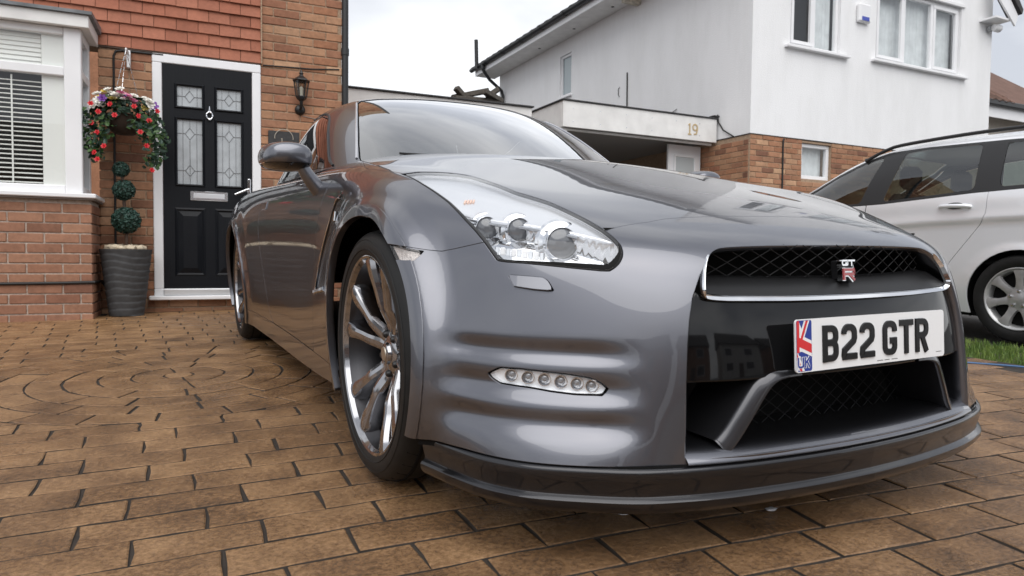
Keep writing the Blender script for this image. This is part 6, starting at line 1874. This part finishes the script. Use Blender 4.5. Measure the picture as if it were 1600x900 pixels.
for x in np.arange(-2.45, -.1, .42):
    for z in (.03, .20): MB().lathe([(.0001, .6185), (.008, .6185), (.008, .62)], 8, 'y', (float(x), 0, z)).build('fixing_screw', SATIN_CHROME, CP)

# cream house beyond
CH = empty('cream_house', mat=HR)
tag(CH, 'cream rendered house with brown tiled roof at the right edge', 'house')
MB().box(8.0, 16, 4.0, 12.0, -3, 2.15).build('wall', simple('cream_render', (.62, .57, .50), .85, noise=.1, nscale=3, bump=.3), CH)
MB().box(7.7, 16.3, 3.55, 3.60, 2.02, 2.34, .004).build('fascia', UPVC, CH)
MB().box(7.7, 16.3, 3.42, 3.548, 2.30, 2.44, .02).build('gutter', BLACK_PLASTIC, CH)
RT2 = varied('brown_tile', [(.10, .060, .045), (.16, .092, .070), (.13, .075, .058)], .85)
tme = None
for j in range(12):
    for i in range(16):
        x = 7.7 + i * .30 + (.15 if j % 2 else 0); y = 3.42 + j * .26; z = 2.44 + j * .185
        if tme is None:
            V = []
            for (dy, dz) in ((0, 0), (.33, .235)):
                for t in np.linspace(0, .295, 6): V.append((t, dy, dz + .035 * math.sin(t / .295 * 2 * math.pi)))
            V += [(a, b, c - .03) for (a, b, c) in V[:12]]
            o = mesh_obj('roof_tile', V, [(k, k + 1, k + 7, k + 6) for k in range(5)] + [(k + 12, k + 13, k + 1, k) for k in range(5)], RT2, CH); tme = o.data
        else: o = bpy.data.objects.new('roof_tile', tme); COL.objects.link(o); o.parent = CH
        o.location = (x, y, z)
MB().prism([(3.42, 2.36), (6.8, 4.78), (8.2, 4.78), (12, 2.36)], 7.75, 16.2, 'yz').build('roof_core', RT2, CH)
# ------------------------------------------------------------------ silver estate car on the neighbouring drive
SILVER = simple('silver_paint', (.86, .87, .895), .36, .30, 1.0)
TRIM = simple('estate_trim', (.020, .020, .021), .45)
ESTATE = empty('estate_car', (4.875, 0, -.045))
tag(ESTATE, 'silver estate car with roof rails parked on the next drive', 'estate car')
EG = thin_glass('estate_glass', (.40, .47, .455), 1.52, 0, 2.6)
st = [ # y, then (half-width, z) x 8 from sill to roof centre; nose is at +y
 (-0.62, [(0.62, 0.34), (0.7, 0.5), (0.72, 0.72), (0.7, 0.9), (0.62, 1.172), (0.54, 1.328), (0.3, 1.408), (0, 1.428)]),
 (-0.5, [(0.74, 0.3), (0.82, 0.46), (0.83, 0.72), (0.8, 0.95), (0.7, 1.232), (0.62, 1.428), (0.36, 1.503), (0, 1.518)]),
 (-0.1, [(0.82, 0.24), (0.875, 0.42), (0.885, 0.72), (0.872, 1.0), (0.775, 1.292), (0.675, 1.478), (0.4, 1.543), (0, 1.558)]),
 (0.6, [(0.84, 0.2), (0.885, 0.4), (0.89, 0.72), (0.885, 1.03), (0.8, 1.302), (0.695, 1.503), (0.42, 1.563), (0, 1.578)]),
 (1.4, [(0.84, 0.18), (0.875, 0.4), (0.885, 0.72), (0.885, 1.01), (0.81, 1.292), (0.705, 1.513), (0.42, 1.568), (0, 1.583)]),
 (2.05, [(0.84, 0.18), (0.875, 0.4), (0.885, 0.72), (0.882, 0.985), (0.81, 1.272), (0.7, 1.483), (0.42, 1.538), (0, 1.553)]),
 (2.55, [(0.84, 0.18), (0.875, 0.4), (0.885, 0.72), (0.875, 0.965), (0.81, 1.13), (0.7, 1.275), (0.42, 1.335), (0, 1.35)]),
 (3.05, [(0.84, 0.2), (0.875, 0.4), (0.88, 0.72), (0.86, 0.94), (0.78, 0.985), (0.66, 1.03), (0.4, 1.06), (0, 1.07)]),
 (3.6, [(0.82, 0.22), (0.865, 0.4), (0.86, 0.68), (0.82, 0.84), (0.72, 0.89), (0.6, 0.92), (0.38, 0.945), (0, 0.955)]),
 (4.0, [(0.7, 0.24), (0.76, 0.4), (0.74, 0.62), (0.7, 0.74), (0.62, 0.79), (0.52, 0.81), (0.34, 0.83), (0, 0.84)]),
 (4.14, [(0.5, 0.26), (0.54, 0.4), (0.54, 0.58), (0.52, 0.66), (0.46, 0.7), (0.4, 0.72), (0.26, 0.74), (0, 0.75)])]
def estate_sheet():
    pts, ids, F = [], {}, []
    def vid(p, sx):
        if p[0] < 1e-6: sx = 1
        k = (round(p[0] * sx, 5), p[1], p[2])
        if k not in ids: ids[k] = len(pts); pts.append((p[0] * sx, p[1], p[2]))
        return ids[k]
    for sx in (1, -1):
        for i in range(len(st) - 1):
            for r in range(7):
                A = [(w, st[i][0], z) for w, z in st[i][1]]; B = [(w, st[i + 1][0], z) for w, z in st[i + 1][1]]
                q = [vid(A[r], sx), vid(B[r], sx), vid(B[r + 1], sx), vid(A[r + 1], sx)]; F.append(q if sx > 0 else q[::-1])
    # crease along belt and along the roof gutter
    cr = {}
    for sx in (1, -1):
        for i in range(len(st) - 2):
            for r, s_ in ((3, 2), (5, 1)):
                if r == 5 and i > 5: continue
                a = vid((st[i][1][r][0], st[i][0], st[i][1][r][1]), sx); b = vid((st[i + 1][1][r][0], st[i + 1][0], st[i + 1][1][r][1]), sx); cr[(min(a, b), max(a, b))] = s_
    V, F = cc(pts, F, 4, cr)
    # body-side crease rising to the rear
    N = vert_normals(V, F); zc = .895 - .055 * (V[:, 1] - .8)
    sd = smoothstep(np.abs(V[:, 0]), .74, .82); t = V[:, 2] - zc
    V = V + N * (sd * (.010 * np.exp(-(t / .05) ** 2) * (t > 0) + .010 * np.exp(-(t / .012) ** 2) * (t <= 0) - .008 * smoothstep(-t, .0, .06) * smoothstep(-t, .5, .1)))[:, None]
    for yc in (.81, 3.42):
        r = np.hypot(V[:, 1] - yc, V[:, 2] - .315); V = V + N * (sd * .010 * (1 - smoothstep(r, .36, .40)))[:, None]
    N = vert_normals(V, F)
    return Sheet(V, N, F[V[F][:, :, 0].mean(1) > 0]).compact()
es = estate_sheet()
for yc in (.81, 3.42):
    def fa(V, yc=yc):
        r = np.hypot(V[:, 1] - yc, V[:, 2] - .315) - .350; r[V[:, 0] < .4] = 1; return r
    _, es = es.split(fa(es.V))
es_all = es
sidec = lambda V: (V[:, 0] > .55)
# glass areas (y, z)
REAR_DOOR_G = [(1.865, 1.040), (1.765, 1.435), (1.60, 1.450), (1.175, 1.445), (1.155, 1.100)]
FRONT_DOOR_G = [(2.075, 1.030), (2.03, 1.20), (1.955, 1.420), (2.12, 1.385), (2.40, 1.270), (2.66, 1.145), (2.88, 1.020), (2.86, 1.005)]
QUARTER_G = [(.985, 1.115), (1.00, 1.440), (.40, 1.425), (.02, 1.36), (-.10, 1.20), (.15, 1.15)]
BLACKS = [(2.93, 1.000), (2.70, 1.150), (2.42, 1.292), (2.13, 1.408), (1.95, 1.458), (1.60, 1.470), (1.0, 1.464), (.40, 1.447), (-.02, 1.385), (-.17, 1.185), (.15, 1.125), (1.15, 1.075), (1.87, 1.015), (2.40, .995)]
gl_parts = []
for nm, pg in (('rear_door_glass', REAR_DOOR_G), ('front_door_glass', FRONT_DOOR_G), ('quarter_glass', QUARTER_G)):
    g_, es = es.cut(f_poly(pg, 1, 2, sidec), .001); gl_parts.append((nm, g_))
blk, es = es.cut(f_poly(BLACKS, 1, 2, sidec), .0005)
ws2, es = es.cut(f_poly([(-.5, 1.06), (.66, 1.06), (.60, 1.38), (.50, 1.46), (-.5, 1.50)], 0, 2, lambda V: (V[:, 1] > 2.15) & (V[:, 2] > 1.0)), .002)
RD = [(1.055, 1.6), (1.05, .93), (1.075, .86), (1.30, .55), (1.33, .24), (2.02, .24), (2.01, 1.0), (1.93, 1.47), (1.93, 1.6)]
rd_s, es = es.cut(f_poly(RD, 1, 2, lambda V: (V[:, 0] > .6) & (V[:, 2] < 1.44)), .003)
FD = [(2.026, .24), (2.016, 1.0), (1.936, 1.47), (2.10, 1.5), (2.9, 1.02), (3.0, .9), (3.02, .24)]
fd_s, es = es.cut(f_poly(FD, 1, 2, lambda V: (V[:, 0] > .6) & (V[:, 2] < 1.44)), .003)
def both_sides(name, s_, mat):
    for q in (s_.mirror(), s_): q.obj(name, mat, ESTATE)
e_f = es.flanged(.01); e_f.join(e_f.mirror()).obj('body', SILVER, ESTATE)
both_sides('rear_door', rd_s.flanged(.01), SILVER); both_sides('front_door', fd_s.flanged(.01), SILVER); both_sides('window_surround', blk, TRIM)
for nm, g_ in gl_parts: both_sides(nm, g_.offset(-.002), EG)
w_ = ws2.join(ws2.mirror()).obj('windscreen', EG, ESTATE)
us2, _ = es_all.split(es_all.V[:, 2] - 1.0); us2 = us2.offset(-.02); us2.join(us2.mirror()).obj('inner_shell', MATT_BLACK, ESTATE)
MB().box(-.80, .80, -.4, 3.9, .16, .20).build('floor', MATT_BLACK, ESTATE); MB().box(-.82, .82, -.35, 2.75, .55, .58).build('cabin_floor', MATT_BLACK, ESTATE)
for sx in (-1, 1):
    for (y, z) in ((2.0, .58), (1.0, .58)):
        s_ = MB(); s_.box(sx * .38 - .24, sx * .38 + .24, y - .12, y + .02, z, 1.12, .05); s_.box(sx * .38 - .13, sx * .38 + .13, y - .10, y - .01, 1.16, 1.36, .04); s_.tube([(sx * .38, y - .05, 1.10), (sx * .38, y - .05, 1.2)], .03, 8)
        s_.build('seat', simple('estate_seat', (.05, .055, .06), .8) if (sx < 0 and y == 2.0) else bpy.data.materials['estate_seat'], ESTATE)
    P = [(sx * .72, 2.14, 1.405), (sx * .70, 1.98, 1.478), (sx * .69, 1.80, 1.515), (sx * .68, 1.2, 1.545), (sx * .675, .6, 1.545), (sx * .665, 0, 1.535), (sx * .65, -.28, 1.49)]
    MB().tube(spline(P, 40).tolist(), [.022] + [.0145] * 38 + [.02], 10).build('roof_rail', TRIM, ESTATE, True)
    p, nn = place_on(rd_s, 1.27, .975, 1, 2); p[0] *= sx; nn[0] *= sx
    hb = MB(); hb.tube([(-.115, 0, .004), (-.09, .004, .030), (0, .006, .036), (.09, .004, .030), (.12, 0, .004)], [.012, .015, .016, .017, .012], 10)
    ho = hb.build('door_handle', SILVER, ESTATE, True); ho.matrix_basis = Matrix.Translation(Vector(p)) @ frame_from(nn)
    rc_ = MB().lathe([(.0001, .001), (.05, .0012), (.056, .003)], 20).build('handle_recess', TRIM, ESTATE, True); rc_.matrix_basis = Matrix.Translation(Vector(p)) @ frame_from(nn) @ Matrix.Diagonal((1.25, .45, 1, 1)) @ Matrix.Translation((0, .02, 0))
    mv, mf = cc([(a * .10, b * .05, c * .07) for c in (-1, 1) for b in (-1, 1) for a in (-1, 1)], [(0, 2, 3, 1), (4, 5, 7, 6), (0, 1, 5, 4), (2, 6, 7, 3), (0, 4, 6, 2), (1, 3, 7, 5)], 3)
    mo = mesh_obj('door_mirror', mv * 1.35, mf, SILVER, ESTATE, True); mo.location = (sx * 1.0, 2.62, 1.06)
for (a, b, c) in ((.3, -.615, 0),):
    pass
def estate_wheel():
    r = empty('wheel', parent=ESTATE)
    MB().lathe([(.215, -.085), (.235, -.098), (.275, -.104), (.300, -.096), (.312, -.075), (.315, .0), (.312, .075), (.30, .096), (.235, .098), (.215, .085)], 64, 'x').build('tyre', TYRE, r, True)
    rm = MB().lathe([(.222, -.092), (.2245, -.099), (.218, -.101), (.206, -.094), (.198, -.080), (.19, .05)], 64, 'x').build('rim', bpy.data.materials['hubcap_silver'] if 'hubcap_silver' in bpy.data.materials else simple('hubcap_silver', (.48, .48, .48), .4, .6, noise=.25, nscale=12), r, True)
    MB().lathe([(.0001, -.03), (.195, -.03)], 40, 'x').build('wheel_back', MATT_BLACK, r)
    H = bpy.data.materials['hubcap_silver']
    MB().lathe([(.0001, -.092), (.035, -.092), (.042, -.088), (.078, -.086), (.09, -.07)], 40, 'x').build('hub', H, r, True)
    for k in range(7):
        a = 2 * math.pi * k / 7; V = []
        for (rad, w, x, d) in ((.07, .034, -.087, .03), (.10, .026, -.090, .03), (.14, .026, -.094, .03), (.175, .034, -.097, .03), (.208, .052, -.096, .03)):
            for (s_, xx_) in ((-w, x + d), (-w * .9, x + .003), (0, x - .002), (w * .9, x + .003), (w, x + d)): V.append((xx_, s_ * math.cos(a) + rad * math.sin(a), -s_ * math.sin(a) + rad * math.cos(a)))
        F = [(i * 5 + j, i * 5 + j + 1, (i + 1) * 5 + j + 1, (i + 1) * 5 + j) for i in range(4) for j in range(4)]
        o = mesh_obj('spoke', V, F, H, r); smooth_by_angle(o.data, 40)
        if k < 5:
            a = 2 * math.pi * k / 5; n_ = MB().lathe([(.0001, -.012), (.009, -.011), (.0115, -.004), (.0115, .01)], 12, 'x').build('wheel_nut', SATIN_CHROME, r, True); n_.location = (-.090, .056 * math.sin(a), .056 * math.cos(a))
    return r
ew = estate_wheel(); ew.location = (-.775, .81, .315)
for (x, y, rz, rx) in ((-.775, 3.42, 0, 20), (.775, .81, 180, 33), (.775, 3.42, 180, 50)):
    w = empty('wheel', parent=ESTATE); copy_children(ew, w); w.location = (x, y, .315); w.rotation_euler = (R(rx), 0, R(rz))
for yc in (.81, 3.42):
    for sx in (-1, 1):
        V, F = loft([[(sx * x, yc + .365 * math.cos(a), .315 + .365 * math.sin(a)) for a in np.linspace(R(-25), R(205), 30)] for x in (.5, .85)], flip=sx < 0); mesh_obj('wheel_well', V, F, MATT_BLACK, ESTATE, True)
        mesh_obj('well_wall', [(sx * .5, yc + .37 * math.cos(a), .315 + .37 * math.sin(a)) for a in np.linspace(R(-25), R(205), 30)], [tuple(range(30))], MATT_BLACK, ESTATE)

# ------------------------------------------------------------------ across the street, seen only in the reflections
for k, (x, y, w, h, c) in enumerate(((-13.0, -24.0, 8.5, 5.2, (.30, .15, .09)), (-2.0, -25.0, 8.0, 5.0, (.34, .18, .11)), (9.5, -24.5, 9.0, 5.3, (.62, .60, .56)), (21.0, -25, 9, 5.0, (.30, .16, .10)))):
    hs = empty('street_house', (x, y, -.07)); wm = simple('street_wall_%d' % k, c, .85, noise=.2, nscale=2)
    MB().box(-w / 2, w / 2, -7, 0, 0, h).build('wall', wm, hs)
    MB().prism([(.5, h), (-3.5, h + 2.6), (-7.5, h)], -w / 2 - .3, w / 2 + .3, 'yz').build('roof', ROOF_T, hs)
    for (a, b) in ((-w * .30, 1.1), (w * .22, 1.1), (-w * .30, 3.4), (w * .22, 3.4)):
        f = panel_frame(hs, 'window', a - .9, a + .9, b - .1, b + 1.2, .01, .06, .08, UPVC); MB().box(a - .83, a + .83, .015, .025, b, b + 1.1).build('pane', simple('dark_pane', (.03, .035, .04), .08) if k == 0 else bpy.data.materials.get('dark_pane') or simple('dark_pane', (.03, .035, .04), .08), f)
    MB().box(-.5, .5, .01, .05, 0, 2.1).build('door', TIMBER_AND_SHADE, hs)
    tag(hs, ('red brick house far left across the street behind the viewer', 'orange brick house directly across the street behind the viewer', 'pale house right of centre across the street behind the viewer', 'brick house far right across the street behind the viewer')[k], 'house', 'houses across the street')
